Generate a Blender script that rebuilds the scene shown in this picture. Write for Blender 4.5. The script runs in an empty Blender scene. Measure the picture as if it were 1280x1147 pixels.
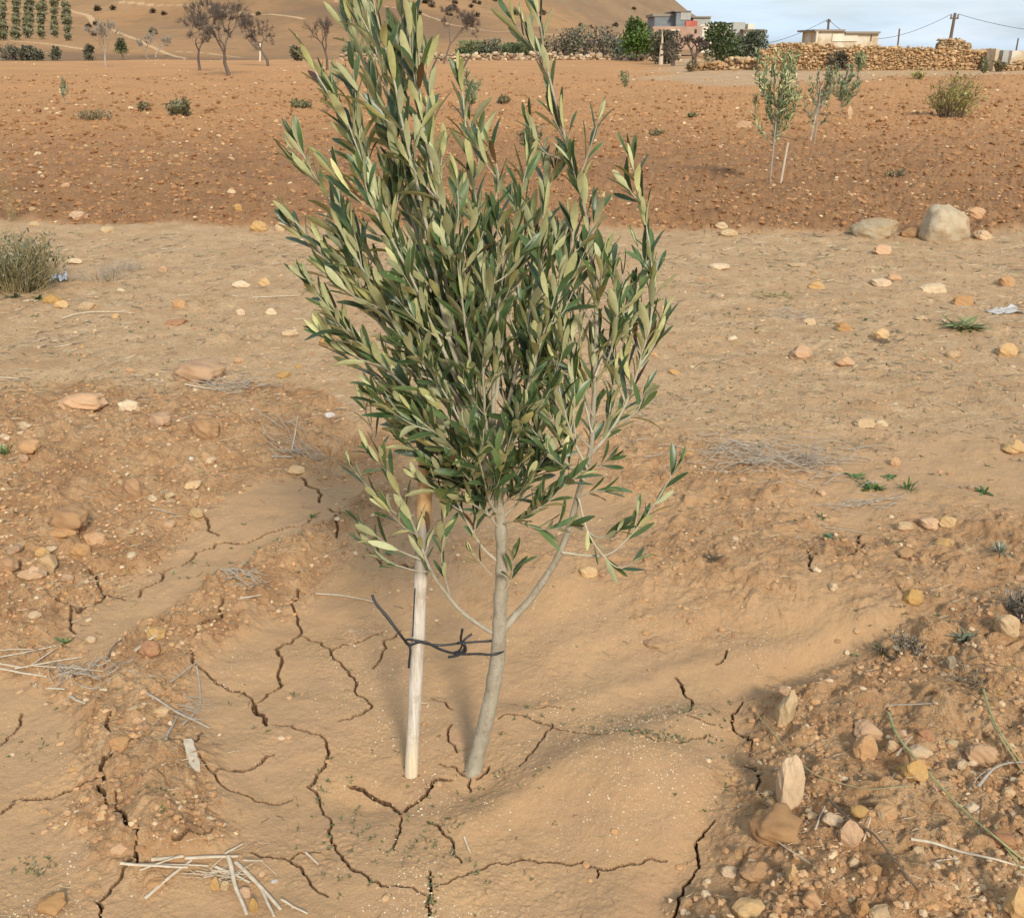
import bpy, math, random
import numpy as np
from mathutils import Vector, Matrix

C = bpy.context.scene
COL = C.collection
R = math.radians
# ------------------------------------------------------------------ camera
W0, H0 = 1280.0, 1147.0
F = 1229.0
CX, CY = W0 / 2, H0 / 2
HOR = 60.0                                   # image row of the horizon
PITCH = math.atan((CY - HOR) / F)
CAMZ = 1.5
cam_d = bpy.data.cameras.new('camera')
cam_d.sensor_fit = 'HORIZONTAL'
cam_d.sensor_width = 36
cam_d.lens = F / W0 * 36
cam_d.clip_start = 0.05
cam_d.clip_end = 6000
cam = bpy.data.objects.new('camera', cam_d)
COL.objects.link(cam)
cam.location = (0, 0, CAMZ)
cam.rotation_euler = (math.pi / 2 - PITCH, 0, 0)
C.camera = cam
# ------------------------------------------------------------------ light
SUN_EL, SUN_AZ = R(35), R(17)                # azimuth: to the right of straight behind the camera
world = bpy.data.worlds.new('World')
C.world = world
world.use_nodes = True
nt = world.node_tree
nt.nodes.clear()
wo = nt.nodes.new('ShaderNodeOutputWorld')
bg = nt.nodes.new('ShaderNodeBackground')
sky = nt.nodes.new('ShaderNodeTexSky')
sky.sky_type = 'NISHITA'
sky.sun_disc = False
sky.sun_elevation = SUN_EL
sky.sun_rotation = math.pi - SUN_AZ
sky.air_density = 1.0
sky.dust_density = 1.6
bg.inputs['Strength'].default_value = 0.125
tc = nt.nodes.new('ShaderNodeTexCoord')
mp = nt.nodes.new('ShaderNodeMapping')
mp.inputs['Scale'].default_value = (3.2, 3.2, 16)
nz = nt.nodes.new('ShaderNodeTexNoise')
nz.inputs['Scale'].default_value = 2.2
nz.inputs['Detail'].default_value = 6
nz.inputs['Roughness'].default_value = 0.55
cr = nt.nodes.new('ShaderNodeValToRGB')
cr.color_ramp.elements[0].position = 0.40
cr.color_ramp.elements[0].color = (0.55, 0.55, 0.55, 1)
cr.color_ramp.elements[1].position = 0.64
cr.color_ramp.elements[1].color = (0.95, 0.95, 0.95, 1)
mx = nt.nodes.new('ShaderNodeMix')
mx.data_type = 'RGBA'
mx.inputs[7].default_value = (5.3, 6.5, 7.8, 1)
nt.links.new(tc.outputs['Generated'], mp.inputs['Vector'])
nt.links.new(mp.outputs[0], nz.inputs['Vector'])
nt.links.new(nz.outputs['Fac'], cr.inputs[0])
nt.links.new(cr.outputs[0], mx.inputs[0])
nt.links.new(sky.outputs[0], mx.inputs[6])
nz2 = nt.nodes.new('ShaderNodeTexNoise'); nz2.inputs['Scale'].default_value = 1.3; nz2.inputs['Detail'].default_value = 5
nt.links.new(mp.outputs[0], nz2.inputs['Vector'])
cr2 = nt.nodes.new('ShaderNodeValToRGB')                      # soft white cloud
cr2.color_ramp.elements[0].position = 0.50; cr2.color_ramp.elements[0].color = (0, 0, 0, 1)
cr2.color_ramp.elements[1].position = 0.72; cr2.color_ramp.elements[1].color = (0.75, 0.75, 0.75, 1)
nt.links.new(nz2.outputs['Fac'], cr2.inputs[0])
mx2 = nt.nodes.new('ShaderNodeMix'); mx2.data_type = 'RGBA'; mx2.inputs[7].default_value = (6.6, 6.9, 7.3, 1)
nt.links.new(cr2.outputs[0], mx2.inputs[0]); nt.links.new(mx.outputs[2], mx2.inputs[6])
nt.links.new(mx2.outputs[2], bg.inputs['Color'])
nt.links.new(bg.outputs[0], wo.inputs['Surface'])
sun_d = bpy.data.lights.new('sun', 'SUN')
sun_d.energy = 3.3
sun_d.angle = R(10)
sun_d.color = (1.0, 0.93, 0.82)
sun = bpy.data.objects.new('sun', sun_d)
COL.objects.link(sun)
sdir = Vector((math.sin(SUN_AZ) * math.cos(SUN_EL), -math.cos(SUN_AZ) * math.cos(SUN_EL), math.sin(SUN_EL)))
sun.rotation_euler = (-sdir).to_track_quat('-Z', 'Y').to_euler()
C.view_settings.view_transform = 'Standard'
C.view_settings.look = 'None'
C.view_settings.gamma = 1
C.view_settings.exposure = 0.18

# ------------------------------------------------------------------ noise
rs = np.random.RandomState(11)
PERM = rs.permutation(256)
PERM = np.concatenate([PERM, PERM, PERM])
GA = rs.rand(256) * 2 * np.pi
GX, GY = np.cos(GA), np.sin(GA)
RV = rs.rand(4, 256)

def perlin(x, y, seed=0):
    x = x + seed * 17.31; y = y + seed * 9.77
    xi = np.floor(x).astype(np.int64); yi = np.floor(y).astype(np.int64)
    xf = x - xi; yf = y - yi
    xi &= 255; yi &= 255
    u = xf * xf * xf * (xf * (xf * 6 - 15) + 10); v = yf * yf * yf * (yf * (yf * 6 - 15) + 10)
    def g(ix, iy, dx, dy):
        h = PERM[PERM[ix] + iy]
        return GX[h] * dx + GY[h] * dy
    a = g(xi, yi, xf, yf); b = g(xi + 1, yi, xf - 1, yf)
    c = g(xi, yi + 1, xf, yf - 1); d = g(xi + 1, yi + 1, xf - 1, yf - 1)
    return ((a + u * (b - a)) + v * ((c + u * (d - c)) - (a + u * (b - a)))) * 1.5

def fbm(x, y, oct=4, seed=0, gain=.5):
    s = 0; a = 1
    for k in range(oct):
        s = s + a * perlin(x * 2 ** k, y * 2 ** k, seed + k * 3)
        a *= gain
    return s

def worley(x, y, seed=0):
    """domes: 1 at a cell's middle, 0 far from it; with a random number per cell"""
    x = x + seed * 7.13; y = y + seed * 3.71
    xi = np.floor(x).astype(np.int64); yi = np.floor(y).astype(np.int64)
    best = np.full(x.shape, 9.0); rid = np.zeros(x.shape)
    for dx in (-1, 0, 1):
        for dy in (-1, 0, 1):
            h = PERM[PERM[(xi + dx) & 255] + ((yi + dy) & 255)]
            px = xi + dx + RV[0][h]; py = yi + dy + RV[1][h]
            d = (px - x) ** 2 + (py - y) ** 2
            m = d < best
            best = np.where(m, d, best); rid = np.where(m, RV[2][h], rid)
    return np.sqrt(best), rid

def sstep(a, b, x):
    t = np.clip((x - a) / (b - a), 0, 1)
    return t * t * (3 - 2 * t)

# ------------------------------------------------------------------ picture <-> place
cP, sP = math.cos(PITCH), math.sin(PITCH)
def ray(px, py):
    u = (px - CX) / F; v = (CY - py) / F
    return np.array((u, cP + v * sP, -sP + v * cP))
def g0(px, py, z=0.0):
    d = ray(px, py)
    t = (CAMZ - z) / max(-d[2], 1e-3)
    return np.array((d[0] * t, d[1] * t))
def at(px, py, Y):
    d = ray(px, py); t = Y / d[1]
    return Vector((d[0] * t, Y, CAMZ + d[2] * t))
def ZP(px, Yd, py=70):
    """ground point at distance Yd under image column px (image row py)"""
    d = ray(px, py); t = Yd / d[1]
    return d[0] * t, Yd

# ------------------------------------------------------------------ shape of the land
def seg_dist(x, y, pts):
    best = np.full(x.shape, 1e9)
    for (ax, ay), (bx, by) in zip(pts[:-1], pts[1:]):
        vx, vy = bx - ax, by - ay
        L = vx * vx + vy * vy + 1e-12
        t = np.clip(((x - ax) * vx + (y - ay) * vy) / L, 0, 1)
        best = np.minimum(best, (x - ax - t * vx) ** 2 + (y - ay - t * vy) ** 2)
    return np.sqrt(best)
def poly_in(x, y, pts):
    inside = np.zeros(x.shape, bool)
    n = len(pts)
    for i in range(n):
        ax, ay = pts[i]; bx, by = pts[(i + 1) % n]
        if ay == by: continue
        c = ((ay > y) != (by > y)) & (x < (bx - ax) * (y - ay) / (by - ay) + ax)
        inside ^= c
    return inside
def sdf(x, y, pts):
    d = seg_dist(x, y, list(pts) + [pts[0]])
    return np.where(poly_in(x, y, pts), -d, d)
def gp(*pp): return [tuple(g0(a, b)) for a, b in pp]

MOUND_A = gp((-500, 480), (0, 488), (120, 484), (260, 500), (330, 486), (400, 496), (436, 545), (372, 580), (300, 600), (235, 650), (190, 700), (110, 760), (60, 812), (0, 800), (-300, 830), (-700, 700))
RIDGE_C = gp((505, 628), (440, 655), (385, 690), (320, 725), (262, 765), (215, 800), (180, 850), (160, 905), (185, 960), (205, 1040))
BERM_E = gp((1700, 700), (1280, 735), (1195, 778), (1120, 815), (1020, 842), (945, 868), (958, 950), (925, 1010), (905, 1060), (862, 1120), (840, 1220), (1000, 1500), (1900, 1300))
BAND_F = gp((800, 560), (880, 590), (930, 650), (900, 700), (1040, 712), (1170, 735), (1290, 690), (1500, 640))
EDGE_F = gp((560, 700), (690, 712), (800, 722), (900, 728), (1020, 745), (1100, 775), (1160, 770))
RIP1 = gp((640, 880), (720, 862), (820, 832), (930, 812), (1080, 800), (1180, 770))
RIP2 = gp((590, 1010), (650, 985), (720, 945), (800, 915), (900, 885))
RIP3 = gp((700, 800), (850, 770), (980, 775), (1090, 790))
PITP = g0(425, 552); BASE = g0(590, 968); STAKEP = g0(513, 967)
GM = g0(805, 965); PALE = gp((812, 100), (840, 84), (900, 74), (2200, 74), (2200, 120), (1280, 106), (1120, 108), (900, 114), (830, 110))
PL_A = g0(0, 279); PL_B = g0(1280, 294)

def plow_edge(x):
    return PL_A[1] + (PL_B[1] - PL_A[1]) * (x - PL_A[0]) / (PL_B[0] - PL_A[0])

def masks(x, y):
    near = y < 8
    r = np.zeros(x.shape)
    w = fbm(x * 2.2, y * 2.2, 4, 5) * .13 + fbm(x * 14, y * 14, 3, 6) * .035
    i = np.where(near)[0]
    xi, yi, wi = x[i], y[i], w[i]
    a = 1 - sstep(-.05, .13, sdf(xi, yi, MOUND_A) + wi)
    c = 1 - sstep(.05, .17, seg_dist(xi, yi, RIDGE_C) + wi * .8)
    e = 1 - sstep(-.06, .10, sdf(xi, yi, BERM_E) + wi * .8)
    f = (1 - sstep(.14, .48, seg_dist(xi, yi, BAND_F) + wi * 1.2)) * .8
    p = 1 - sstep(.12, .34, np.hypot(xi - PITP[0], (yi - PITP[1]) * .8) + wi)
    r[i] = np.clip(np.maximum.reduce([a, c * .95, e, f, p]), 0, 1)
    # rough bank above the basin on the far side
    r[i] = np.maximum(r[i], (1 - sstep(.05, .3, seg_dist(xi, yi, EDGE_F[:4]) + wi * 1.5)) * .45)
    w2 = fbm(x * .8, y * .8, 4, 9) * .22
    plow = sstep(-.10, .22, y - plow_edge(x) + w2)
    path = sstep(3.3, 4.2, y + w * 2.5) * (1 - plow)
    far = y > 20
    pale = np.zeros(x.shape)
    j = np.where(far & (y < 140))[0]
    pale[j] = 1 - sstep(-1.2, 1.0, sdf(x[j], y[j], PALE) + fbm(x[j] * .15, y[j] * .15, 3, 12) * 2.5)
    return r, plow, path, pale

AZK = [-180, -60, -34, -15, 0, 5, 8.2, 9.4, 12, 20, 30, 60, 180]
def hill_top(az):          # how high (degrees above eye level) the hill's crest stands, by direction
    return np.interp(np.degrees(az), AZK, [3.5, 4.2, 5.2, 4.8, 4.2, 3.1, 2.35, 1.6, .3, -2.2, -2.8, -3, 3.5])

def H(x, y, fine=True):
    x = np.atleast_1d(np.asarray(x, float)); y = np.atleast_1d(np.asarray(y, float))
    d = np.hypot(x, y); az = np.arctan2(x, y)
    z = np.zeros(x.shape)
    # far land
    z += .55 * sstep(28, 85, d)
    right = sstep(R(7), R(14), az)
    z += right * .25 * sstep(30, 52, d)
    dropr = sstep(R(9.5), R(13), az) * sstep(62, 110, d)
    slope = sstep(85, 125, d) * (d - 85) * .046 * (1 - sstep(380, 520, d) * .0)
    z += slope * (1 - sstep(R(-2), R(9), az)) * (1 - sstep(260, 420, d) * .3)
    crest = np.tan(np.radians(hill_top(az))) * 650 + 1.5
    z += np.clip(crest, -4, None) * sstep(190 + 60 * np.sin(az * 9), 650, d) * (1 - .3 * sstep(R(-2), R(-20), az)) * .98
    z -= dropr * 2.5
    z += sstep(100, 300, d) * fbm(x * .012, y * .012, 4, 31) * 4.0 * (1 - sstep(R(6), R(10), az))
    z += sstep(12, 40, d) * fbm(x * .06, y * .06, 3, 33) * .10
    # ground near by
    n = np.where(d < 14)[0]
    if len(n):
        a, b = x[n], y[n]
        q = np.zeros(a.shape)
        q -= .045 * np.exp(-((a + .05) ** 2 + (b - 2.0) ** 2) / .8)
        sA = sdf(a, b, MOUND_A); q += .07 * (1 - sstep(-.55, .02, sA))
        q += .045 * np.exp(-(seg_dist(a, b, RIDGE_C) / .13) ** 2)
        sE = sdf(a, b, BERM_E); q += .058 * (1 - sstep(-.20, .06, sE + .05 * perlin(a * 5, b * 5, 3)))
        q -= .02 * np.exp(-((sE - .05) / .05) ** 2)
        q += .05 * np.exp(-(seg_dist(a, b, EDGE_F) / .22) ** 2)
        q += .03 * np.exp(-(seg_dist(a, b, BAND_F) / .35) ** 2)
        for rp, hh, ww in ((RIP1, .013, .045), (RIP2, .022, .06), (RIP3, .010, .05)):
            q += hh * np.exp(-(seg_dist(a, b, rp) / ww) ** 2)
        q += .072 * np.exp(-(((a - GM[0]) / .19) ** 2 + ((b - GM[1]) / .17) ** 2))
        q -= .10 * np.exp(-(((a - PITP[0]) / .26) ** 2 + ((b - PITP[1]) / .16) ** 2))
        s = g0(500, 985); q -= .014 * np.exp(-(((a - s[0]) / .12) ** 2 + ((b - s[1]) / .04) ** 2))
        s = g0(500, 1080); q += .018 * np.exp(-(((a - s[0]) / .16) ** 2 + ((b - s[1]) / .10) ** 2))
        q -= .012 * np.exp(-(((a - BASE[0]) / .05) ** 2 + ((b - BASE[1]) / .03) ** 2))
        q += .016 * fbm(a * 1.7, b * 1.7, 3, 21)
        q += .006 * fbm(a * 7, b * 7, 2, 22)
        z[n] += q * (1 - sstep(10, 14, d[n]))
    if fine:
        z = z + fine_relief(x, y, d)
    return z

def fine_relief(x, y, d):
    out = np.zeros(x.shape)
    k = np.where((d < 60) & (d > .6))[0]
    if not len(k): return out
    a, b, dd = x[k], y[k], d[k]
    r, plow, path, pale = masks(a, b)
    q = .0014 * fbm(a * 30, b * 30, 4, 41) * (1 - plow)
    cr_ = np.where(dd < 5)[0]
    if len(cr_):
        am, bm = a[cr_], b[cr_]
        pm = np.clip(fbm(am * 3.1, bm * 3.1, 4, 61) * 1.6 + .15, 0, 1)
        w4, i4 = worley(am * 75, bm * 75, 9)
        q[cr_] += pm * (np.clip(.55 - w4, 0, 1) * (i4 > .55) * .0055 + .0016 * np.abs(fbm(am * 90, bm * 90, 2, 62)))
    rp = np.clip(r + path * (.16 + .5 * np.clip(fbm(a * 1.5, b * 1.5, 4, 55), 0, 1)), 0, 1)
    m = np.where((rp > .02) & (dd < 13))[0]
    if len(m):
        am, bm = a[m], b[m]
        wx = perlin(am * 9, bm * 9, 2) * .03; wy = perlin(am * 9, bm * 9, 7) * .03
        w1, i1 = worley((am + wx) * 16, (bm + wy) * 16, 1)
        w2, i2 = worley((am + wx) * 42, (bm + wy) * 42, 2)
        w3, i3 = worley((am + wx) * 7, (bm + wy) * 7, 3)
        dome1 = np.clip(.62 - w1, 0, 1) * (i1 > .45) * (.4 + i1)
        dome2 = np.clip(.6 - w2, 0, 1) * (i2 > .3) * (.4 + i2)
        dome3 = np.clip(.55 - w3, 0, 1) * (i3 > .72)
        q[m] += rp[m] * (dome1 * .034 + dome2 * .014 + dome3 * .06 + .010 * np.abs(fbm(am * 12, bm * 12, 4, 44)))
    m = np.where(plow * (1 - pale) > .02)[0]
    if len(m):
        am, bm = a[m], b[m]
        wx = perlin(am * 5, bm * 5, 2) * .05; wy = perlin(am * 5, bm * 5, 7) * .05
        w1, i1 = worley((am + wx) * 9, (bm + wy) * 9, 5)
        w2, i2 = worley((am + wx) * 20, (bm + wy) * 20, 6)
        q[m] += plow[m] * (1 - pale[m] * .8) * (np.clip(.6 - w1, 0, 1) * (i1 > .55) * (i1 - .3) * .13 + np.clip(.6 - w2, 0, 1) * (i2 > .3) * .035
                + .045 * fbm(am * 1.3, bm * 1.3, 3, 47) + .022 * np.sin(bm * 9 + am * .8 + 2.5 * perlin(am * .4, bm * .4, 8)) * (1 - sstep(14, 30, bm)) + .02 * np.abs(fbm(am * 6, bm * 6, 3, 48)))
    out[k] = q
    return out

_T = np.geomspace(1.0, 900, 1500)
def P(px, py, fine=True):
    """where the line of sight of that pixel meets the land"""
    d = ray(px, py)
    for rnd in range(2):
        T = _T if rnd == 0 else np.linspace(lo, hi, 80)
        z = CAMZ + d[2] * T
        h = H(d[0] * T, d[1] * T, fine and rnd == 1)
        m = np.where(z < h)[0]
        if len(m) == 0:
            i = len(T) - 1 if rnd == 0 else 79
        else:
            i = m[0]
        lo, hi = T[max(i - 1, 0)], T[i]
        if rnd == 0: lo *= .97; hi *= 1.02
    t = T[i]
    return Vector((d[0] * t, d[1] * t, float(H(d[0] * t, d[1] * t, fine)[0])))

# ------------------------------------------------------------------ mesh helpers
def mesh_from(name, V, faces_list, mats, mat_idx=None, smooth=True, attrs=None):
    """faces_list: list of int arrays (n,3) or (n,4)"""
    me = bpy.data.meshes.new(name)
    V = np.asarray(V, np.float32)
    me.vertices.add(len(V)); me.vertices.foreach_set('co', V.ravel())
    idx = np.concatenate([f.ravel() for f in faces_list]).astype(np.int32)
    sizes = np.concatenate([np.full(len(f), f.shape[1], np.int32) for f in faces_list])
    starts = np.concatenate([[0], np.cumsum(sizes)[:-1]]).astype(np.int32)
    me.loops.add(len(idx)); me.loops.foreach_set('vertex_index', idx)
    me.polygons.add(len(sizes)); me.polygons.foreach_set('loop_start', starts)
    for m in (mats if isinstance(mats, (list, tuple)) else [mats]): me.materials.append(m)
    if mat_idx is not None: me.polygons.foreach_set('material_index', np.asarray(mat_idx, np.int32))
    me.polygons.foreach_set('use_smooth', np.full(len(sizes), bool(smooth)))
    me.update(calc_edges=True)
    if attrs:
        for k, v in attrs.items():
            at_ = me.color_attributes.new(k, 'FLOAT_COLOR', 'POINT')
            at_.data.foreach_set('color', np.asarray(v, np.float32).ravel())
    return me

def obj(name, me, parent=None, loc=None):
    o = bpy.data.objects.new(name, me)
    COL.objects.link(o)
    if parent is not None: o.parent = parent
    if loc is not None: o.location = loc
    return o
def tag(o, label=None, cat=None, group=None, kind=None):
    if label: o['label'] = label
    if cat: o['category'] = cat
    if group: o['group'] = group
    if kind: o['kind'] = kind
    return o
def empty(name, loc, label=None, cat=None, group=None, rz=0):
    o = bpy.data.objects.new(name, None)
    COL.objects.link(o); o.location = loc; o.rotation_euler = (0, 0, rz)
    o.empty_display_size = .1
    return tag(o, label, cat, group)

class MB:
    """collects verts, faces, material numbers and tints of one mesh"""
    def __init__(s): s.V = []; s.F3 = []; s.F4 = []; s.M3 = []; s.M4 = []; s.A = []; s.n = 0
    def add(s, V, F, mi=0, tint=(.5, .5, .5, 1)):
        V = np.asarray(V, float); F = np.asarray(F, int)
        s.V.append(V)
        t = np.asarray(tint, float)
        s.A.append(np.broadcast_to(t, (len(V), 4)) if t.ndim == 1 else t)
        if F.shape[1] == 3: s.F3.append(F + s.n); s.M3.append(np.full(len(F), mi) if np.isscalar(mi) else np.asarray(mi))
        else: s.F4.append(F + s.n); s.M4.append(np.full(len(F), mi) if np.isscalar(mi) else np.asarray(mi))
        s.n += len(V)
    def build(s, name, mats, parent=None, loc=(0, 0, 0), smooth=True):
        V = np.concatenate(s.V) - np.asarray(loc, float)
        fl = []; mi = []
        if s.F3: fl.append(np.concatenate(s.F3)); mi.append(np.concatenate(s.M3))
        if s.F4: fl.append(np.concatenate(s.F4)); mi.append(np.concatenate(s.M4))
        me = mesh_from(name, V, fl, mats, np.concatenate(mi), smooth, {'tint': np.concatenate(s.A)})
        return obj(name, me, parent, None if parent is not None else loc)

def frames(pts):
    pts = np.asarray(pts, float)
    T = np.gradient(pts, axis=0); T /= np.linalg.norm(T, axis=1)[:, None] + 1e-12
    up = np.array((0, 0, 1.0)) if abs(T[0][2]) < .9 else np.array((1.0, 0, 0))
    n = np.cross(T[0], up); n /= np.linalg.norm(n)
    Ns = []
    for t in T:
        n = n - t * np.dot(n, t); n /= np.linalg.norm(n) + 1e-12
        Ns.append(n)
    Ns = np.array(Ns)
    return T, Ns, np.cross(T, Ns)

def tube(mb, pts, rad, sides=8, mi=0, tint=(.5, .5, .5, 1), cap=True, squash=1.0):
    pts = np.asarray(pts, float); n = len(pts)
    rad = np.broadcast_to(np.asarray(rad, float), (n,))
    T, N, B = frames(pts)
    th = np.arange(sides) * 2 * np.pi / sides
    ring = (N[:, None, :] * np.cos(th)[None, :, None] + B[:, None, :] * np.sin(th)[None, :, None] * squash) * rad[:, None, None] + pts[:, None, :]
    V = ring.reshape(-1, 3)
    i = np.arange(n - 1)[:, None] * sides; j = np.arange(sides)[None, :]; j2 = (j + 1) % sides
    Fq = np.stack([i + j, i + j2, i + sides + j2, i + sides + j], -1).reshape(-1, 4)
    mb.add(V, Fq, mi, tint)
    if cap:
        for e, k in ((0, 0), (n - 1, (n - 1) * sides)):
            c = pts[e][None]; ringv = V[k:k + sides]
            VV = np.concatenate([ringv, c]); jj = np.arange(sides)
            ff = np.stack([jj, (jj + 1) % sides, np.full(sides, sides)], -1)
            if e == 0: ff = ff[:, ::-1]
            mb.add(VV, ff, mi, tint)

def spline(pts, step=.02):
    """Catmull-Rom through the points, resampled evenly"""
    p = np.asarray(pts, float)
    if len(p) == 2: 
        L = np.linalg.norm(p[1] - p[0]); k = max(2, int(L / step) + 1)
        return p[0] + (p[1] - p[0]) * np.linspace(0, 1, k)[:, None]
    q = np.concatenate([[2 * p[0] - p[1]], p, [2 * p[-1] - p[-2]]])
    out = []
    for i in range(1, len(q) - 2):
        t = np.linspace(0, 1, 12, endpoint=False)[:, None]
        a, b, c, d = q[i - 1], q[i], q[i + 1], q[i + 2]
        out.append(.5 * ((2 * b) + (c - a) * t + (2 * a - 5 * b + 4 * c - d) * t ** 2 + (-a + 3 * b - 3 * c + d) * t ** 3))
    out = np.concatenate(out + [p[-1:]])
    s = np.concatenate([[0], np.cumsum(np.linalg.norm(np.diff(out, axis=0), axis=1))])
    k = max(3, int(s[-1] / step) + 1)
    u = np.linspace(0, s[-1], k)
    return np.stack([np.interp(u, s, out[:, c]) for c in range(3)], -1)

def box(mb, lo, hi, mi=0, tint=(.5, .5, .5, 1)):
    x0, y0, z0 = lo; x1, y1, z1 = hi
    V = [(x0, y0, z0), (x1, y0, z0), (x1, y1, z0), (x0, y1, z0), (x0, y0, z1), (x1, y0, z1), (x1, y1, z1), (x0, y1, z1)]
    mb.add(V, [(0, 3, 2, 1), (4, 5, 6, 7), (0, 1, 5, 4), (1, 2, 6, 5), (2, 3, 7, 6), (3, 0, 4, 7)], mi, tint)

def ico(sub):
    t = (1 + 5 ** .5) / 2
    V = [(-1, t, 0), (1, t, 0), (-1, -t, 0), (1, -t, 0), (0, -1, t), (0, 1, t), (0, -1, -t), (0, 1, -t), (t, 0, -1), (t, 0, 1), (-t, 0, -1), (-t, 0, 1)]
    Fc = [(0, 11, 5), (0, 5, 1), (0, 1, 7), (0, 7, 10), (0, 10, 11), (1, 5, 9), (5, 11, 4), (11, 10, 2), (10, 7, 6), (7, 1, 8), (3, 9, 4), (3, 4, 2), (3, 2, 6), (3, 6, 8), (3, 8, 9), (4, 9, 5), (2, 4, 11), (6, 2, 10), (8, 6, 7), (9, 8, 1)]
    V = [np.array(v, float) / np.linalg.norm(v) for v in V]
    for _ in range(sub):
        cache = {}; nf = []
        def mid(a, b):
            k = (min(a, b), max(a, b))
            if k not in cache:
                m = V[a] + V[b]; V.append(m / np.linalg.norm(m)); cache[k] = len(V) - 1
            return cache[k]
        for a, b, c in Fc:
            ab, bc, ca = mid(a, b), mid(b, c), mid(c, a)
            nf += [(a, ab, ca), (b, bc, ab), (c, ca, bc), (ab, bc, ca)]
        Fc = nf
    return np.array(V), np.array(Fc)
ICO = {k: ico(k) for k in (0, 1, 2, 3, 4)}

def rock(seed, sub=2, cuts=9, rough=.05, round_=.0):
    r = np.random.RandomState(seed)
    V, Fc = ICO[sub]; V = V.copy()
    for _ in range(cuts):
        n = r.normal(size=3); n /= np.linalg.norm(n)
        c = r.uniform(.55, .92) * (1 - round_) + round_ * .97
        s = V @ n
        V = V - np.clip(s - c, 0, None)[:, None] * n
    nn = perlin(V[:, 0] * 1.7 + V[:, 2] * 2.1, V[:, 1] * 1.7 - V[:, 2], seed % 50)
    n2 = perlin(V[:, 0] * 6 + V[:, 2] * 5, V[:, 1] * 6 - V[:, 2] * 4, seed % 50 + 3)
    n3 = perlin(V[:, 0] * 15 + V[:, 2] * 11, V[:, 1] * 15 - V[:, 2] * 13, seed % 50 + 5)
    V = V * (1 + rough * (nn * 2.2 + n2 * .8 + n3 * .35))[:, None]
    ext = (V.max(0) - V.min(0)) / 2
    V = (V - (V.max(0) + V.min(0)) / 2) / ext
    return V, Fc

# ------------------------------------------------------------------ materials
def mat(name):
    m = bpy.data.materials.new(name); m.use_nodes = True
    n = m.node_tree; n.nodes.clear()
    out = n.nodes.new('ShaderNodeOutputMaterial')
    b = n.nodes.new('ShaderNodeBsdfPrincipled')
    n.links.new(b.outputs[0], out.inputs['Surface'])
    return m, n, b
def nd(n, typ, **kw):
    x = n.nodes.new(typ)
    for k, v in kw.items():
        if k in x.bl_rna.properties: setattr(x, k, v)
        else: x.inputs[k.replace('_', ' ')].default_value = v
    return x
def noise(n, vec, scale, detail=4, rough=.55):
    x = n.nodes.new('ShaderNodeTexNoise'); x.inputs['Scale'].default_value = scale
    x.inputs['Detail'].default_value = detail; x.inputs['Roughness'].default_value = rough
    n.links.new(vec, x.inputs['Vector']); return x.outputs['Fac']
def ramp(n, fac, stops):
    x = n.nodes.new('ShaderNodeValToRGB'); e = x.color_ramp.elements
    while len(e) < len(stops): e.new(.5)
    for k, (p, c) in enumerate(stops):
        e[k].position = p; e[k].color = (c[0], c[1], c[2], 1) if not np.isscalar(c) else (c, c, c, 1)
    n.links.new(fac, x.inputs[0]); return x.outputs[0]
def mixc(n, fac, a, b, blend='MIX'):
    x = n.nodes.new('ShaderNodeMix'); x.data_type = 'RGBA'; x.blend_type = blend
    for s, v in ((0, fac), (6, a), (7, b)):
        if hasattr(v, 'links') or hasattr(v, 'is_linked'): n.links.new(v, x.inputs[s])
        elif np.isscalar(v): x.inputs[s].default_value = v if s == 0 else (v, v, v, 1)
        else: x.inputs[s].default_value = (v[0], v[1], v[2], 1)
    return x.outputs[2]
def math_(n, op, a, b=None, clamp=False):
    x = n.nodes.new('ShaderNodeMath'); x.operation = op; x.use_clamp = clamp
    for s, v in ((0, a), (1, b)):
        if v is None: continue
        if np.isscalar(v): x.inputs[s].default_value = v
        else: n.links.new(v, x.inputs[s])
    return x.outputs[0]
def attr(n, name):
    x = n.nodes.new('ShaderNodeAttribute'); x.attribute_name = name; return x
def sepc(n, col):
    x = n.nodes.new('ShaderNodeSeparateColor'); n.links.new(col, x.inputs[0]); return x.outputs
def bump(n, b, h, strength=.5, dist=.01):
    x = n.nodes.new('ShaderNodeBump'); x.inputs['Strength'].default_value = strength; x.inputs['Distance'].default_value = dist
    n.links.new(h, x.inputs['Height']); n.links.new(x.outputs[0], b.inputs['Normal']); return x
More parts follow.
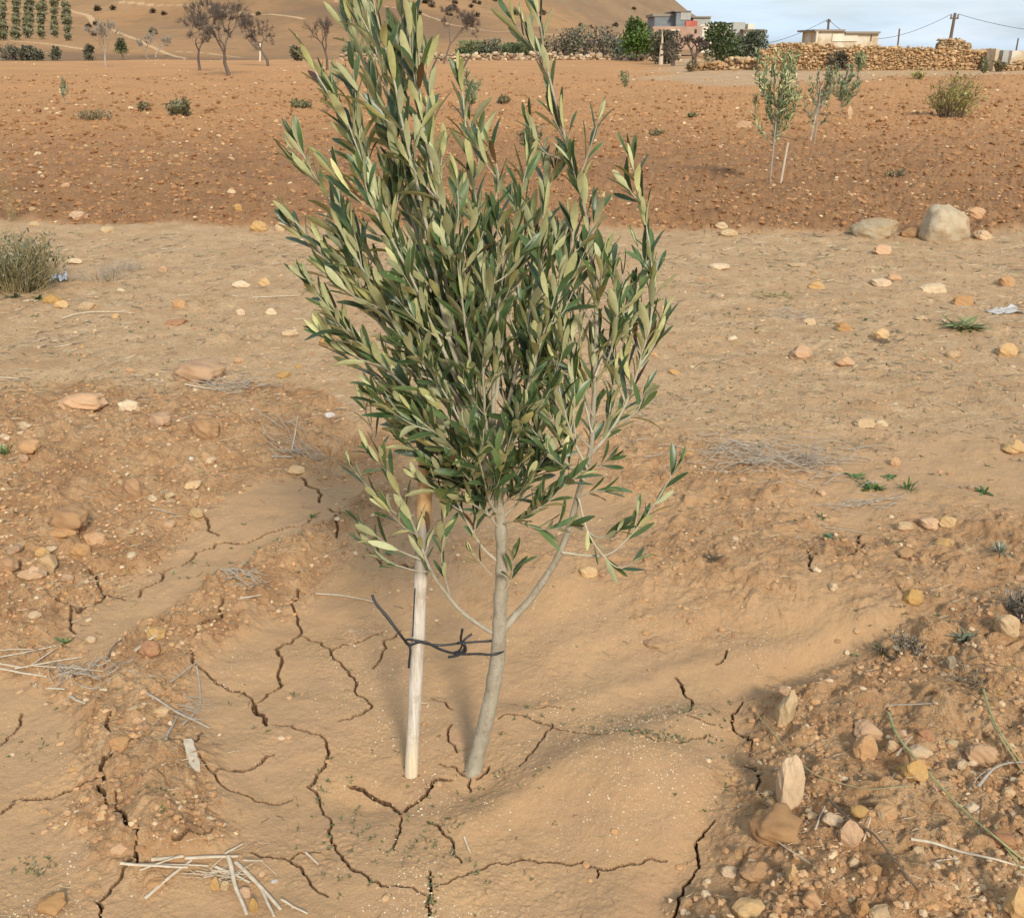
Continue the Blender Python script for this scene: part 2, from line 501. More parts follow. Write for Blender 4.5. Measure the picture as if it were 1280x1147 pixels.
# ------------------------------------------------------------------ ground material
def ground_material():
    m, n, b = mat('soil')
    g = n.nodes.new('ShaderNodeNewGeometry').outputs['Position']
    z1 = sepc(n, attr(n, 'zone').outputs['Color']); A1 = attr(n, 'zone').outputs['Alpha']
    z2 = sepc(n, attr(n, 'zone2').outputs['Color'])
    big = noise(n, g, 1.3, 5); mid = noise(n, g, 7, 5, .6); fine = noise(n, g, 60, 4, .65); grit = noise(n, g, 260, 3, .7)
    sm = noise(n, g, 26, 5, .75)
    mud = ramp(n, big, [(.3, (.39, .235, .113)), (.7, (.49, .305, .153))])
    mud = mixc(n, ramp(n, sm, [(.5, 0), (.7, .35)]), mud, (.33, .185, .09))
    mud = mixc(n, ramp(n, mid, [(.35, .0), (.7, .55)]), mud, (.39, .235, .132))
    mud = mixc(n, ramp(n, noise(n, g, 3.1, 5, .6), [(.52, 0), (.66, .6)]), mud, (.49, .29, .135))
    path = ramp(n, mid, [(.3, (.48, .30, .152)), (.7, (.65, .445, .245))])
    path = mixc(n, ramp(n, fine, [(.45, 0), (.62, .55)]), path, (.35, .205, .10))
    path = mixc(n, ramp(n, sm, [(.52, 0), (.66, .5)]), path, (.42, .235, .11))
    rough = ramp(n, mid, [(.25, (.36, .182, .078)), (.5, (.50, .285, .132)), (.75, (.62, .40, .205))])
    rough = mixc(n, ramp(n, fine, [(.5, 0), (.65, .6)]), rough, (.60, .40, .23))
    rough = mixc(n, ramp(n, sm, [(.52, 0), (.62, .6)]), rough, (.33, .168, .074))
    plow = ramp(n, mid, [(.25, (.235, .115, .05)), (.55, (.325, .17, .077)), (.8, (.42, .24, .118))])
    plow = mixc(n, ramp(n, noise(n, g, .16, 4, .6), [(.4, 0), (.62, .7)]), plow, (.41, .21, .09))
    plow = mixc(n, ramp(n, noise(n, g, .9, 5, .7), [(.52, 0), (.66, .5)]), plow, (.20, .092, .042))
    far = mixc(n, z2[2], plow, mixc(n, ramp(n, noise(n, g, .25, 5, .7), [(.45, 0), (.6, .5)]), (.50, .25, .098), (.37, .19, .08)))
    pale = ramp(n, noise(n, g, 1.0, 5, .65), [(.3, (.42, .255, .13)), (.7, (.54, .36, .20))])
    rough = mixc(n, ramp(n, noise(n, g, 2.6, 5, .65), [(.50, 0), (.64, .7)]), rough, (.31, .152, .066))
    path = mixc(n, ramp(n, noise(n, g, 1.7, 6, .68), [(.5, 0), (.66, .55)]), path, (.42, .24, .118))
    c = mixc(n, z2[0], mud, path)
    c = mixc(n, z1[0], c, rough)
    c = mixc(n, z1[1], c, far)
    c = mixc(n, z2[1], c, pale)
    # grains of different stone lying in the soil
    vo = nd(n, 'ShaderNodeTexVoronoi', Scale=170.0); n.links.new(g, vo.inputs['Vector'])
    vs = sepc(n, vo.outputs['Color'])
    dots = math_(n, 'MULTIPLY', math_(n, 'GREATER_THAN', vs[0], .80), math_(n, 'LESS_THAN', vo.outputs['Distance'], .38))
    patch = ramp(n, noise(n, g, 5, 4, .6), [(.42, .03), (.66, .9)])
    dots = math_(n, 'MULTIPLY', dots, math_(n, 'MAXIMUM', patch, math_(n, 'MAXIMUM', z1[0], A1)))
    c = mixc(n, math_(n, 'MULTIPLY', dots, .75), c, ramp(n, vs[1], [(0, (0.600, 0.414, 0.216)), (.5, (0.620, 0.492, 0.311)), (1, (0.500, 0.246, 0.104))]))
    dark = math_(n, 'MULTIPLY', math_(n, 'GREATER_THAN', vs[2], .9), math_(n, 'LESS_THAN', vo.outputs['Distance'], .3))
    c = mixc(n, math_(n, 'MULTIPLY', dark, math_(n, 'MULTIPLY', patch, .6)), c, (0.120, 0.069, 0.035))
    c = mixc(n, ramp(n, grit, [(.3, .25), (.6, .0)]), c, (0.240, 0.138, 0.066))
    # moist subsoil plus painted shade, so sunlit crack walls look dark
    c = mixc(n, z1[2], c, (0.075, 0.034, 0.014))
    n.links.new(c, b.inputs['Base Color'])
    b.inputs['Roughness'].default_value = .93
    b.inputs['Specular IOR Level'].default_value = .2
    h = math_(n, 'ADD', math_(n, 'MULTIPLY', fine, 1.0), math_(n, 'MULTIPLY', grit, .45))
    h = math_(n, 'ADD', h, math_(n, 'MULTIPLY', dots, .35))
    amp = math_(n, 'ADD', math_(n, 'MULTIPLY', math_(n, 'MAXIMUM', math_(n, 'MAXIMUM', z1[0], z1[1]), math_(n, 'MULTIPLY', z2[0], .7)), .8), .45)
    bp = bump(n, b, h, .8, .011)
    n.links.new(amp, bp.inputs['Strength'])
    return m
M_SOIL = ground_material()

def hill_material():
    m, n, b = mat('hillside')
    g = n.nodes.new('ShaderNodeNewGeometry').outputs['Position']
    z1 = sepc(n, attr(n, 'zone').outputs['Color'])
    n1 = noise(n, g, .012, 5, .6); n2 = noise(n, g, .09, 5, .7); n3 = noise(n, g, .5, 3, .7)
    c = ramp(n, n1, [(.3, (0.242, 0.147, 0.074)), (.48, (0.350, 0.191, 0.084)), (.7, (0.412, 0.245, 0.118))])
    c = mixc(n, z1[2], c, ramp(n, n2, [(.3, (0.232, 0.147, 0.080)), (.7, (0.340, 0.211, 0.113))]))
    c = mixc(n, ramp(n, n2, [(.5, 0), (.68, .55)]), c, (0.206, 0.142, 0.076))
    c = mixc(n, ramp(n, n3, [(.52, 0), (.66, .45)]), c, (0.160, 0.113, 0.059))
    mpg = n.nodes.new('ShaderNodeMapping'); mpg.inputs['Scale'].default_value = (.05, .008, .05); n.links.new(g, mpg.inputs[0])
    c = mixc(n, ramp(n, noise(n, mpg.outputs[0], 1.0, 6, .7), [(.5, 0), (.6, .4)]), c, (0.206, 0.122, 0.063))
    c = mixc(n, z1[1], c, (0.160, 0.098, 0.055))
    c = mixc(n, z1[0], c, (0.536, 0.353, 0.189))
    n.links.new(c, b.inputs['Base Color']); b.inputs['Roughness'].default_value = 1; b.inputs['Specular IOR Level'].default_value = .1
    return m
M_HILL = hill_material()

# ------------------------------------------------------------------ cracks: centre lines (picture) with widths in pixels
CRACKS = [
 (3.4, [(596,974),(604,968),(611,957)]), (2.4, [(504,969),(513,973),(523,968)]),
 (2, [(-30,952),(0,932),(22,911),(27,892)]), (3, [(141,897),(139,921)]),
 (4, [(192,916),(158,930),(138,946),(127,962),(130,978),(125,994),(133,1006)]),
 (3.2, [(126,972),(96,985),(64,998),(45,999),(18,1000),(0,1017),(-40,1040)]),
 (4.6, [(146,998),(144,1017),(157,1030),(160,1039),(176,1055),(170,1071),(172,1082)]),
 (3.6, [(166,1076),(150,1100),(134,1119),(122,1128),(118,1170)]),
 (3.2, [(240,812),(240,828),(250,836),(272,855),(304,865),(317,878)]), (6, [(317,878),(333,906)]),
 (4.2, [(320,878),(352,857),(351,831),(345,812),(374,794)]), (3, [(374,794),(368,765),(364,754),(374,741)]),
 (3.3, [(374,794),(392,801),(405,808),(414,816),(430,834),(446,852),(465,882),(449,893),(423,901)]),
 (1.8, [(413,814),(446,803),(478,791)]),
 (2, [(342,906),(380,913),(400,918)]), (3.8, [(400,918),(411,941),(396,967),(385,983),(400,1006)]),
 (3.2, [(400,1006),(414,1026),(414,1052),(429,1075),(462,1100),(495,1106),(533,1118)]),
 (4.6, [(537,1088),(538,1108),(536,1147),(540,1200)]),
 (2.4, [(544,1108),(577,1095),(616,1079),(662,1074),(708,1081),(728,1077),(747,1085),(800,1080),(833,1076)]),
 (1.8, [(747,1085),(746,1097)]),
 (6, [(435,982),(455,988),(478,1003),(500,1018)]), (5, [(501,1018),(521,1003),(541,977),(565,975)]),
 (3, [(501,1020),(500,1039),(493,1062)]), (3, [(534,1026),(554,1042),(567,1059),(577,1078)]),
 (3, [(549,955),(570,959),(587,973),(588,990)]),
 (2.8, [(623,898),(652,893),(685,906),(708,913),(728,916),(751,918),(800,915),(819,925),(850,928),(882,919)]),
 (3.6, [(844,846),(854,866),(858,889)]), (1.8, [(858,893),(893,905)]),
 (3.2, [(928,878),(915,893),(917,913),(934,925),(936,944)]), (3, [(930,960),(948,971),(952,1003)]),
 (3.6, [(893,1026),(882,1038),(872,1069),(874,1085),(854,1108),(842,1147),(836,1190)]),
 (4, [(270,966),(301,964),(326,954),(342,943)]), (2.6, [(250,950),(269,969),(288,988),(320,1001),(352,1004),(365,999)]),
 (3, [(208,922),(237,930),(253,916)]), (2.8, [(314,1065),(339,1071),(362,1076),(378,1086),(410,1120)]),
 (2.2, [(362,1076),(374,1066),(400,1065)]),
 (2.6, [(399,641),(377,657),(345,664),(320,674),(295,680),(270,679),(267,685),(245,690),(242,696),(226,707),(201,716),(201,726),(176,737),(174,746)]),
 (2.2, [(113,713),(122,732),(132,746),(116,757),(97,768)]), (2.2, [(91,767),(89,779),(94,792)]), (1.6, [(132,746),(156,750)]),
 (1.6, [(377,597),(399,628)]), (1.6, [(257,647),(261,657),(273,669)]), (2, [(279,754),(278,773),(251,782),(245,798)]),
 (2, [(540,873),(565,886)]), (1.4, [(411,635),(421,675)]), (1.3, [(466,835),(480,800),(500,788)]),
 (1.4, [(690,905),(672,930),(648,958)]), (1.5, [(895,830),(908,812)]), (1.8, [(1060,700),(1078,688),(1072,672)]),
 (1.8, [(1010,690),(1015,715)]), (2.2, [(470,700),(500,708),(530,712)]), (1.6, [(565,905),(560,925),(571,940)]),
 (2, [(218,1060),(240,1050),(268,1046)]), (1.6, [(640,880),(700,884)])]

def jag(pts, amp, rnd, depth=3):
    for _ in range(depth):
        out = [pts[0]]
        for a, b in zip(pts[:-1], pts[1:]):
            L = math.hypot(b[0] - a[0], b[1] - a[1])
            nx, ny = -(b[1] - a[1]), (b[0] - a[0])
            k = rnd.uniform(-amp, amp)
            out += [((a[0] + b[0]) / 2 + nx * k, (a[1] + b[1]) / 2 + ny * k), b]
        pts = out; amp *= .95
    return pts

# ------------------------------------------------------------------ the ground sheet
def build_ground():
    dense = np.radians(np.arange(-41, 41.001, .055))
    side = np.radians(np.arange(43, 180, 4.0))
    az = np.concatenate([-side[::-1], dense, side])
    az = np.concatenate([az, [az[0] + 2 * np.pi]])          # closes the ring
    e1 = np.radians(np.concatenate([np.arange(57, 49, -.055), np.arange(49, 22, -.034), np.arange(22, 6, -.055)])); e2 = np.radians(np.arange(6, .9, -.045))
    dist = np.concatenate([[.01, .3, .6, .85], CAMZ / np.tan(e1), CAMZ / np.tan(e2)])
    dist = dist[np.concatenate([[True], np.diff(dist) > 0])]
    dist = dist[dist < 88]
    far = np.concatenate([np.geomspace(88, 200, 110), np.geomspace(203, 640, 120), [680, 760, 900, 1200, 1800, 3000]])
    nd_ = len(dist)
    alld = np.concatenate([dist, far])
    A, D = np.meshgrid(az, alld)                            # rows = distance
    X = D * np.sin(A); Y = D * np.cos(A)
    x, y = X.ravel(), Y.ravel()
    z = H(x, y).reshape(X.shape)
    Z = z
    # carve the cracks
    crk = np.zeros(X.shape)
    rnd = random.Random(4)
    dep = np.zeros(X.shape)
    ndense0 = len(side)
    for w, line in CRACKS:
        pts = jag([tuple(P(a_, b_, False)[:2]) for a_, b_ in line], .16, rnd)
        Ltot = len(pts) - 1
        for k, (a, b) in enumerate(zip(pts[:-1], pts[1:])):
            da, db = math.hypot(*a), math.hypot(*b)
            slant = math.hypot((da + db) / 2, CAMZ)
            wm = w * slant / F * .25 * rnd.uniform(.6, 1.3)
            e = min(1, (k + .5) / (Ltot * .18) , (Ltot - k - .5) / (Ltot * .18))
            wm *= .45 + .55 * e
            thin = min(1, wm / (.0004 * slant * slant)); wm = max(wm, .00022 * slant * slant)
            m = wm * 2.4 + .002
            r0, r1 = np.searchsorted(alld, min(da, db) - m), np.searchsorted(alld, max(da, db) + m)
            aa, ab = math.atan2(*a), math.atan2(*b)
            c0, c1 = np.searchsorted(az, min(aa, ab) - m / min(da, db)), np.searchsorted(az, max(aa, ab) + m / min(da, db))
            if r1 <= r0 or c1 <= c0: continue
            sx, sy = X[r0:r1, c0:c1], Y[r0:r1, c0:c1]
            vx, vy = b[0] - a[0], b[1] - a[1]; L = vx * vx + vy * vy + 1e-12
            t = np.clip(((sx - a[0]) * vx + (sy - a[1]) * vy) / L, 0, 1)
            dd = np.hypot(sx - a[0] - t * vx, sy - a[1] - t * vy)
            p = 1 - sstep(wm * .8, wm * 1.15 + .0006, dd)
            depth = min(.045, wm * 10 + .010) * (.35 + .65 * thin)
            dep[r0:r1, c0:c1] = np.maximum(dep[r0:r1, c0:c1], p * depth)
            crk[r0:r1, c0:c1] = np.maximum(crk[r0:r1, c0:c1], (1 - sstep(wm * 1.35, wm * 1.8 + .0014, dd)) * (.75 + .25 * thin))  # tint reaches wider than the cut, painting shade over its lit walls
            # lips a little curled up at both sides
    Z = Z - dep
    r, plow, path, pale = masks(x, y)
    d = np.hypot(x, y)
    gmound = np.exp(-(((x - GM[0]) / .22) ** 2 + ((y - GM[1]) / .2) ** 2))
    g2 = g0(480, 862); gmound = np.maximum(gmound, 1. * np.exp(-(((x - g2[0]) / .2) ** 2 + ((y - g2[1]) / .16) ** 2)))
    g2 = g0(720, 780); gmound = np.maximum(gmound, .8 * np.exp(-(((x - g2[0]) / .35) ** 2 + ((y - g2[1]) / .14) ** 2)))
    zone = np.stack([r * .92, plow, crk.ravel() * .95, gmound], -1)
    zone2 = np.stack([path, pale, sstep(14, 24, y), np.ones(len(x))], -1)
    nr, nc = X.shape
    keepc = nc - 1
    def grid(r0, r1):
        Xs = X[r0:r1, :keepc]; Ys = Y[r0:r1, :keepc]; Zs = Z[r0:r1, :keepc]
        V = np.stack([Xs, Ys, Zs], -1).reshape(-1, 3)
        i = np.arange(r1 - r0 - 1)[:, None] * keepc; j = np.arange(keepc)[None]; j2 = (j + 1) % keepc
        Fq = np.stack([i + j, i + j2 , i + keepc + j2, i + keepc + j], -1).reshape(-1, 4)[:, ::-1]
        return V, Fq
    def sub(a, r0, r1): return a.reshape(nr, nc, -1)[r0:r1, :keepc].reshape(-1, 4)
    V, Fq = grid(0, nd_ + 1)
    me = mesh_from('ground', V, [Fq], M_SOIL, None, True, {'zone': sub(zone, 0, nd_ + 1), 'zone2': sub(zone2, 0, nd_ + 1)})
    tag(obj('ground', me), kind='structure')
    # hills: tracks and darker slopes
    V, Fq = grid(nd_, nr)
    hx, hy = V[:, 0], V[:, 1]; hd = np.hypot(hx, hy); haz = np.degrees(np.arctan2(hx, hy))
    zn = np.zeros((len(V), 4)); zn[:, 3] = 1
    for line, w in (([(62,-2),(84,12),(111,20),(144,39),(178,54),(208,67),(232,73)], 2.6), ([(-40,46),(0,50),(50,54),(107,62)], 3.0),
                    ([(144,3),(235,7),(292,13),(336,18),(380,24)], 2.4), ([(215,64),(262,67),(302,72)], 2.0), ([(420,2),(520,14),(620,40),(700,44)], 1.6)):
        pts = [P(a, b, False)[:2] for a, b in line]
        dd = seg_dist(hx, hy, [tuple(p) for p in pts])
        ww = w * hd / F * 1.6
        zn[:, 0] = np.maximum(zn[:, 0], (1 - sstep(ww * .5, ww, dd)) * .85)
    dk = sdf(hx, hy, [tuple(P(a, b, False)[:2]) for a, b in ((355, 0), (440, 3), (560, 20), (640, 40), (560, 52), (380, 28))])
    zn[:, 1] = (1 - sstep(-6, 6, dk)) * .55
    dk = sdf(hx, hy, [tuple(P(a, b, False)[:2]) for a, b in ((-60, 58), (100, 64), (330, 74), (330, 78), (-60, 77))])
    zn[:, 1] = np.maximum(zn[:, 1], (1 - sstep(-3, 3, dk)) * .6)
    zn[:, 2] = sstep(240, 330, hd)
    me = mesh_from('hills', V, [Fq], M_HILL, None, True, {'zone': zn})
    tag(obj('hills', me), kind='structure')
build_ground()
# ------------------------------------------------------------------ materials of things
def stone_material(name, lo, hi, speck=(.3, .2, .12), lichen=None, bd=.002):
    m, n, b = mat(name)
    g = n.nodes.new('ShaderNodeTexCoord').outputs['Object']
    oi = n.nodes.new('ShaderNodeObjectInfo').outputs['Random']
    f = noise(n, g, 3.0, 6, .65)
    c = ramp(n, f, [(.3, lo), (.7, hi)])
    c = mixc(n, ramp(n, noise(n, g, 9, 5, .7), [(.5, 0), (.7, .6)]), c, speck)
    if lichen: c = mixc(n, ramp(n, noise(n, g, 4.5, 6, .75), [(.52, 0), (.62, .75)]), c, lichen)
    c = mixc(n, ramp(n, noise(n, g, 2.2, 5, .6), [(.35, .15), (.65, .75)]), c, (.44, .27, .13))   # dust of the soil on it
    hsv = n.nodes.new('ShaderNodeHueSaturation')
    n.links.new(c, hsv.inputs['Color'])
    n.links.new(math_(n, 'ADD', math_(n, 'MULTIPLY', oi, .3), .80), hsv.inputs['Value'])
    n.links.new(math_(n, 'ADD', math_(n, 'MULTIPLY', oi, -.2), 1.08), hsv.inputs['Saturation'])
    n.links.new(hsv.outputs[0], b.inputs['Base Color'])
    b.inputs['Roughness'].default_value = .9
    b.inputs['Specular IOR Level'].default_value = .25
    bump(n, b, math_(n, 'ADD', noise(n, g, 14, 6, .75), f), .9, bd)
    return m
MS = dict(
    pale=stone_material('pale_stone', (0.500, 0.338, 0.179), (0.640, 0.467, 0.273)),
    cream=stone_material('cream_stone', (0.600, 0.447, 0.255), (0.720, 0.596, 0.387), (0.500, 0.348, 0.197)),
    ochre=stone_material('ochre_stone', (0.520, 0.297, 0.093), (0.660, 0.427, 0.159), (0.350, 0.179, 0.063)),
    orange=stone_material('orange_stone', (0.500, 0.258, 0.112), (0.620, 0.358, 0.179), (0.400, 0.199, 0.093)),
    pink=stone_material('pinkish_stone', (0.470, 0.263, 0.141), (0.570, 0.358, 0.206), (0.400, 0.218, 0.130)),
    red=stone_material('reddish_stone', (0.360, 0.150, 0.088), (0.440, 0.209, 0.122), (0.300, 0.119, 0.074)),
    clod=stone_material('earth_clod', (.27, .14, .068), (.40, .225, .115), (.2, .1, .05)),
    grey=stone_material('grey_boulder', (.46, .39, .26), (.60, .52, .37), (.3, .25, .17), (.36, .33, .22), .012),
    white=stone_material('white_pebble', (0.750, 0.725, 0.672), (0.850, 0.825, 0.768), (0.650, 0.617, 0.558)))

def tint_material(name, rough=.85, trans=0.0, spec=.3, bumpy=0):
    """colour comes from the mesh's own 'tint' values (each pebble / leaf its own colour)"""
    m, n, b = mat(name)
    a = attr(n, 'tint').outputs['Color']
    g = n.nodes.new('ShaderNodeTexCoord').outputs['Object']
    c = mixc(n, ramp(n, noise(n, g, 40, 3, .6), [(.3, .35), (.7, 0)]), a, mixc(n, .55, a, (0, 0, 0)))
    n.links.new(c, b.inputs['Base Color'])
    b.inputs['Roughness'].default_value = rough
    b.inputs['Specular IOR Level'].default_value = spec
    if trans:
        t = n.nodes.new('ShaderNodeBsdfTranslucent'); n.links.new(c, t.inputs['Color'])
        mxs = n.nodes.new('ShaderNodeMixShader'); mxs.inputs[0].default_value = trans
        out = [k for k in n.nodes if k.type == 'OUTPUT_MATERIAL'][0]
        n.links.new(b.outputs[0], mxs.inputs[1]); n.links.new(t.outputs[0], mxs.inputs[2]); n.links.new(mxs.outputs[0], out.inputs['Surface'])
    if bumpy: bump(n, b, noise(n, g, 60, 4, .6), .5, bumpy)
    return m
M_TINT = tint_material('natural_tint')

# ------------------------------------------------------------------ loose stones
ROCKS = {}
def rock_mesh(kind, mname):
    """shared meshes: a = angular, r = rounded, s = slab, t = tall shard, c = crumbly clod"""
    k = (kind, mname)
    if k not in ROCKS:
        seed = {'a1': 3, 'a2': 14, 'a3': 25, 'r1': 6, 'r2': 17, 's1': 8, 's2': 19, 'c1': 5, 'c2': 31, 't1': 41, 't2': 52}[kind]
        t = kind[0]
        V, Fc = rock(seed, 3 if t != 'b' else 4, cuts=dict(a=14, r=9, s=12, c=22, t=10)[t], rough=dict(a=.06, r=.06, s=.06, c=.10, t=.06)[t], round_=dict(a=0, r=.35, s=0, c=.35, t=0)[t])
        V = V * .5
        me = mesh_from(kind + '_' + mname, V, [Fc], MS[mname], None, t in 'rc')
        if t not in 'rc':
            me.polygons.foreach_set('use_smooth', np.zeros(len(Fc), bool))
        ROCKS[k] = me
    return ROCKS[k]
NROCK = 0
def put_stone(px, py, w, h, mname, kind, label, name='stone', cat='stone', rz=None, tilt=0, group=None, dep=.85):
    """px, py: middle of the stone in the picture; w, h its size there"""
    global NROCK
    NROCK += 1
    r = random.Random(NROCK * 7 + 1)
    p = P(px, py + h * .38)
    sl = math.sqrt(p.x ** 2 + p.y ** 2 + CAMZ ** 2)
    ang = math.asin(min(1, (CAMZ - p.z) / sl))
    wm, hm = w * sl / F, h * sl / F
    dm = wm * dep
    zm = max((hm - dm * math.sin(ang) * .62) / max(math.cos(ang), .3), min(wm, hm) * .42)
    dm = min(dm, hm / max(math.sin(ang), .05) * .9)
    o = obj(name, rock_mesh(kind, mname))
    o.scale = (wm, max(dm, wm * .5), zm * 1.25)
    o.rotation_euler = (R(r.uniform(-6, 6)) , R(tilt + r.uniform(-4, 4)), R(r.uniform(-20, 20) if rz is None else rz))
    o.location = (p.x, p.y + dm * .25, p.z + zm * .22)
    tag(o, label, cat, group)
    return o
S = put_stone
b_ = S(1186, 281, 60, 48, 'grey', 'r1', 'big rounded grey boulder, largest stone at the field edge on the right', 'boulder', 'boulder', rz=15)
S(1096, 286, 54, 25, 'grey', 'r2', 'low flat-topped grey and cream boulder left of the big rounded one', 'boulder', 'boulder', rz=-8)
S(1141, 291, 26, 14, 'clod', 'a1', 'small dark stone in the gap between the two grey boulders')
S(1222, 268, 24, 14, 'orange', 'a2', 'rough brownish stone just behind the right side of the big grey boulder')
S(1229, 294, 22, 12, 'pale', 'a3', 'pale stone touching the ground right of the big grey boulder')
S(931, 156, 20, 9, 'pink', 's1', 'flat pinkish stone in the ploughed field left of the staked sapling')
S(1061, 143, 8, 17, 'pale', 't1', 'small upright pale stone standing in the field behind the staked saplings')
S(900, 333, 25, 10, 'cream', 'r2', 'oval cream stone lying alone on the path right of the olive crown')
S(911, 291, 23, 11, 'cream', 'a1', 'cream stone on the boundary of ploughed field and path right of the crown')
S(903, 281, 16, 8, 'cream', 'a3', 'small cream stone just behind another at the ploughed edge')
S(1168, 361, 34, 13, 'cream', 's1', 'long low cream stone on the path below the big boulder')
S(1103, 353, 25, 12, 'pale', 'a2', 'yellowish stone, left one of a close pair on the path')
S(1119, 347, 18, 9, 'orange', 'r1', 'small orange stone behind the yellowish one on the path')
S(1021, 356, 20, 11, 'ochre', 'a3', 'small ochre stone on the path left of the yellowish pair')
S(1001, 331, 27, 6, 'pale', 's2', 'thin flat pale stone on the path below the low boulder')
S(1105, 312, 22, 12, 'orange', 's1', 'flat orange stone just in front of the low grey boulder')
S(1002, 440, 29, 20, 'pink', 'a1', 'wedge-shaped stone, brown left and pale right, on the path')
S(1057, 452, 24, 14, 'orange', 's2', 'flat dark orange stone right of the wedge-shaped one')
S(1103, 418, 21, 16, 'ochre', 'a2', 'yellow-ochre lump with dry twigs curled at its foot')
S(1054, 408, 20, 12, 'orange', 'a3', 'slanting orange stone left of the yellow-ochre lump')
S(1012, 402, 18, 10, 'pale', 's1', 'pale half-buried stone by a tuft of grey stems')
S(1152, 397, 17, 7, 'cream', 's2', 'tiny flat cream stone on the path left of the bright green grass')
S(1260, 438, 22, 19, 'ochre', 'a1', 'tan pointed stone by the right border below the grey rag')
S(1206, 376, 24, 14, 'orange', 's1', 'broad orange stone low in the path right of the long cream stone')
S(1260, 352, 18, 14, 'orange', 'a2', 'orange stone at the right border above the grey rag')
S(1192, 443, 16, 10, 'pale', 'r2', 'small yellowish stone left of the tan pointed one')
S(1083, 528, 26, 13, 'pale', 's1', 'long pale stone, left half of a broken pair on the bare ground')
S(1102, 528, 16, 9, 'cream', 'a3', 'short cream stone, right half of a broken pair')
S(1270, 559, 32, 18, 'ochre', 's2', 'bright ochre slab cut by the right border of the bare ground', rz=10)
S(1119, 577, 12, 14, 'orange', 'a1', 'small orange stone standing above the green weeds')
S(1142, 746, 27, 23, 'ochre', 'a1', 'mustard yellow lump alone on the edge of the mud basin')
S(1132, 657, 21, 12, 'pale', 'r1', 'pale round stone at the left end of the cluster on the bank')
S(1165, 655, 25, 15, 'orange', 'a2', 'middle orange stone of the cluster on the bank')
S(1186, 652, 20, 14, 'ochre', 's1', 'slanted ochre stone at the right end of the cluster on the bank')
S(1183, 678, 24, 10, 'ochre', 's2', 'flat ochre stone just below the cluster on the bank')
S(1042, 733, 11, 10, 'cream', 'a3', 'tiny cream stone on the far lip of the mud basin')
S(1262, 781, 26, 24, 'pale', 'a2', 'pale angular stone beside the dry bush at the right border')
S(861, 565, 18, 13, 'orange', 'r1', 'orange stone right of the lowest right olive twig')
S(983, 885, 26, 44, 'cream', 't1', 'upright cream and ochre stone at the top edge of the rough bank', tilt=14, rz=20)
S(988, 977, 32, 62, 'pale', 't2', 'tall pale slab standing on end at the cracked rim of the basin', tilt=3, rz=-12)
S(972, 1033, 60, 40, 'clod', 'c1', 'large rounded clod of earth below the tall standing slab', 'earth_clod', 'clod')
S(1083, 934, 29, 30, 'orange', 's1', 'leaning orange slab right of the upright cream stone', rz=40)
S(1086, 912, 34, 22, 'pink', 'a3', 'broad pinkish stone behind the leaning orange slab')
S(1064, 1042, 27, 32, 'pink', 'a1', 'brown angular stone leaning on a dark twig')
S(1043, 1025, 24, 16, 'pale', 'r1', 'pale stone above left of the brown angular one')
S(1076, 1014, 20, 13, 'ochre', 'r2', 'small ochre stone just right of the dark twig')
S(1110, 1014, 25, 16, 'orange', 'a2', 'squarish orange stone in the middle of the rough bank')
S(1152, 939, 28, 15, 'pale', 'a1', 'pale yellow rough stone above the green stems crossing')
S(1145, 964, 28, 30, 'ochre', 's2', 'sloping ochre stone under the long green stem', rz=-30)
S(1230, 943, 32, 22, 'pink', 's1', 'flat pinkish stone in the right part of the rough bank')
S(1158, 918, 18, 14, 'red', 'a2', 'reddish stone between pale gravel at the middle of the bank')
S(1115, 932, 13, 14, 'pale', 'r1', 'little round pale stone between two larger orange ones')
S(946, 1088, 40, 24, 'pink', 's2', 'broad low pink stone near the bottom of the cracked rim')
S(990, 1092, 13, 21, 'ochre', 't1', 'small upright yellow stone under a straw', rz=30)
S(1068, 1078, 14, 14, 'pale', 'a1', 'small pale cube-like stone low in the bank')
S(1016, 1123, 20, 18, 'orange', 'a3', 'orange crumbly stone near the bottom border of the bank')
S(1274, 1128, 28, 36, 'ochre', 'a1', 'glowing yellow-ochre stone in the bottom right corner')
S(940, 1139, 38, 26, 'ochre', 'a2', 'ochre block cut by the bottom border of the picture')
S(1105, 1142, 30, 16, 'pale', 's1', 'pale slab cut by the bottom border right of the ochre block')
S(1078, 1135, 16, 18, 'orange', 'a3', 'small orange stone left of the pale bottom slab')
S(1191, 930, 14, 10, 'cream', 'r2', 'cream pebble above the pinkish flat stone of the bank')
S(1218, 1010, 18, 12, 'cream', 'a1', 'cream stone low under the bare branch at the right')
S(1255, 1048, 30, 18, 'red', 'c2', 'reddish crumbling clod at the right border', 'earth_clod', 'clod')
S(1189, 827, 12, 16, 'grey', 't2', 'small grey upright stone at the top of the rough bank')
# left side
S(323, 283, 21, 14, 'ochre', 'r1', 'round ochre stone on the field edge left of the olive crown')
S(351, 284, 16, 13, 'pale', 'r2', 'round pale stone beside the ochre one at the field edge')
S(94, 269, 22, 10, 'pink', 's1', 'flat tan stone in the ploughed soil at the left')
S(133, 287, 17, 8, 'cream', 'r2', 'oval cream stone on the field edge at the left')
S(43, 280, 14, 7, 'cream', 'a1', 'little cream stone on the field edge above the grey shrub')
S(297, 259, 10, 9, 'ochre', 'a2', 'little ochre stone in the ploughed soil behind the field edge')
S(301, 355, 22, 11, 'cream', 'a1', 'cream stone on the path left of the lowest left leaves')
S(331, 352, 15, 11, 'ochre', 'a3', 'small ochre stone right of the cream one near the leaves')
S(223, 379, 18, 11, 'orange', 'a2', 'orange stone in the middle of the left path')
S(217, 403, 28, 9, 'red', 's1', 'flat dark red stone on the left path')
S(64, 374, 20, 12, 'ochre', 'a1', 'ochre stone next to the shrub on the left')
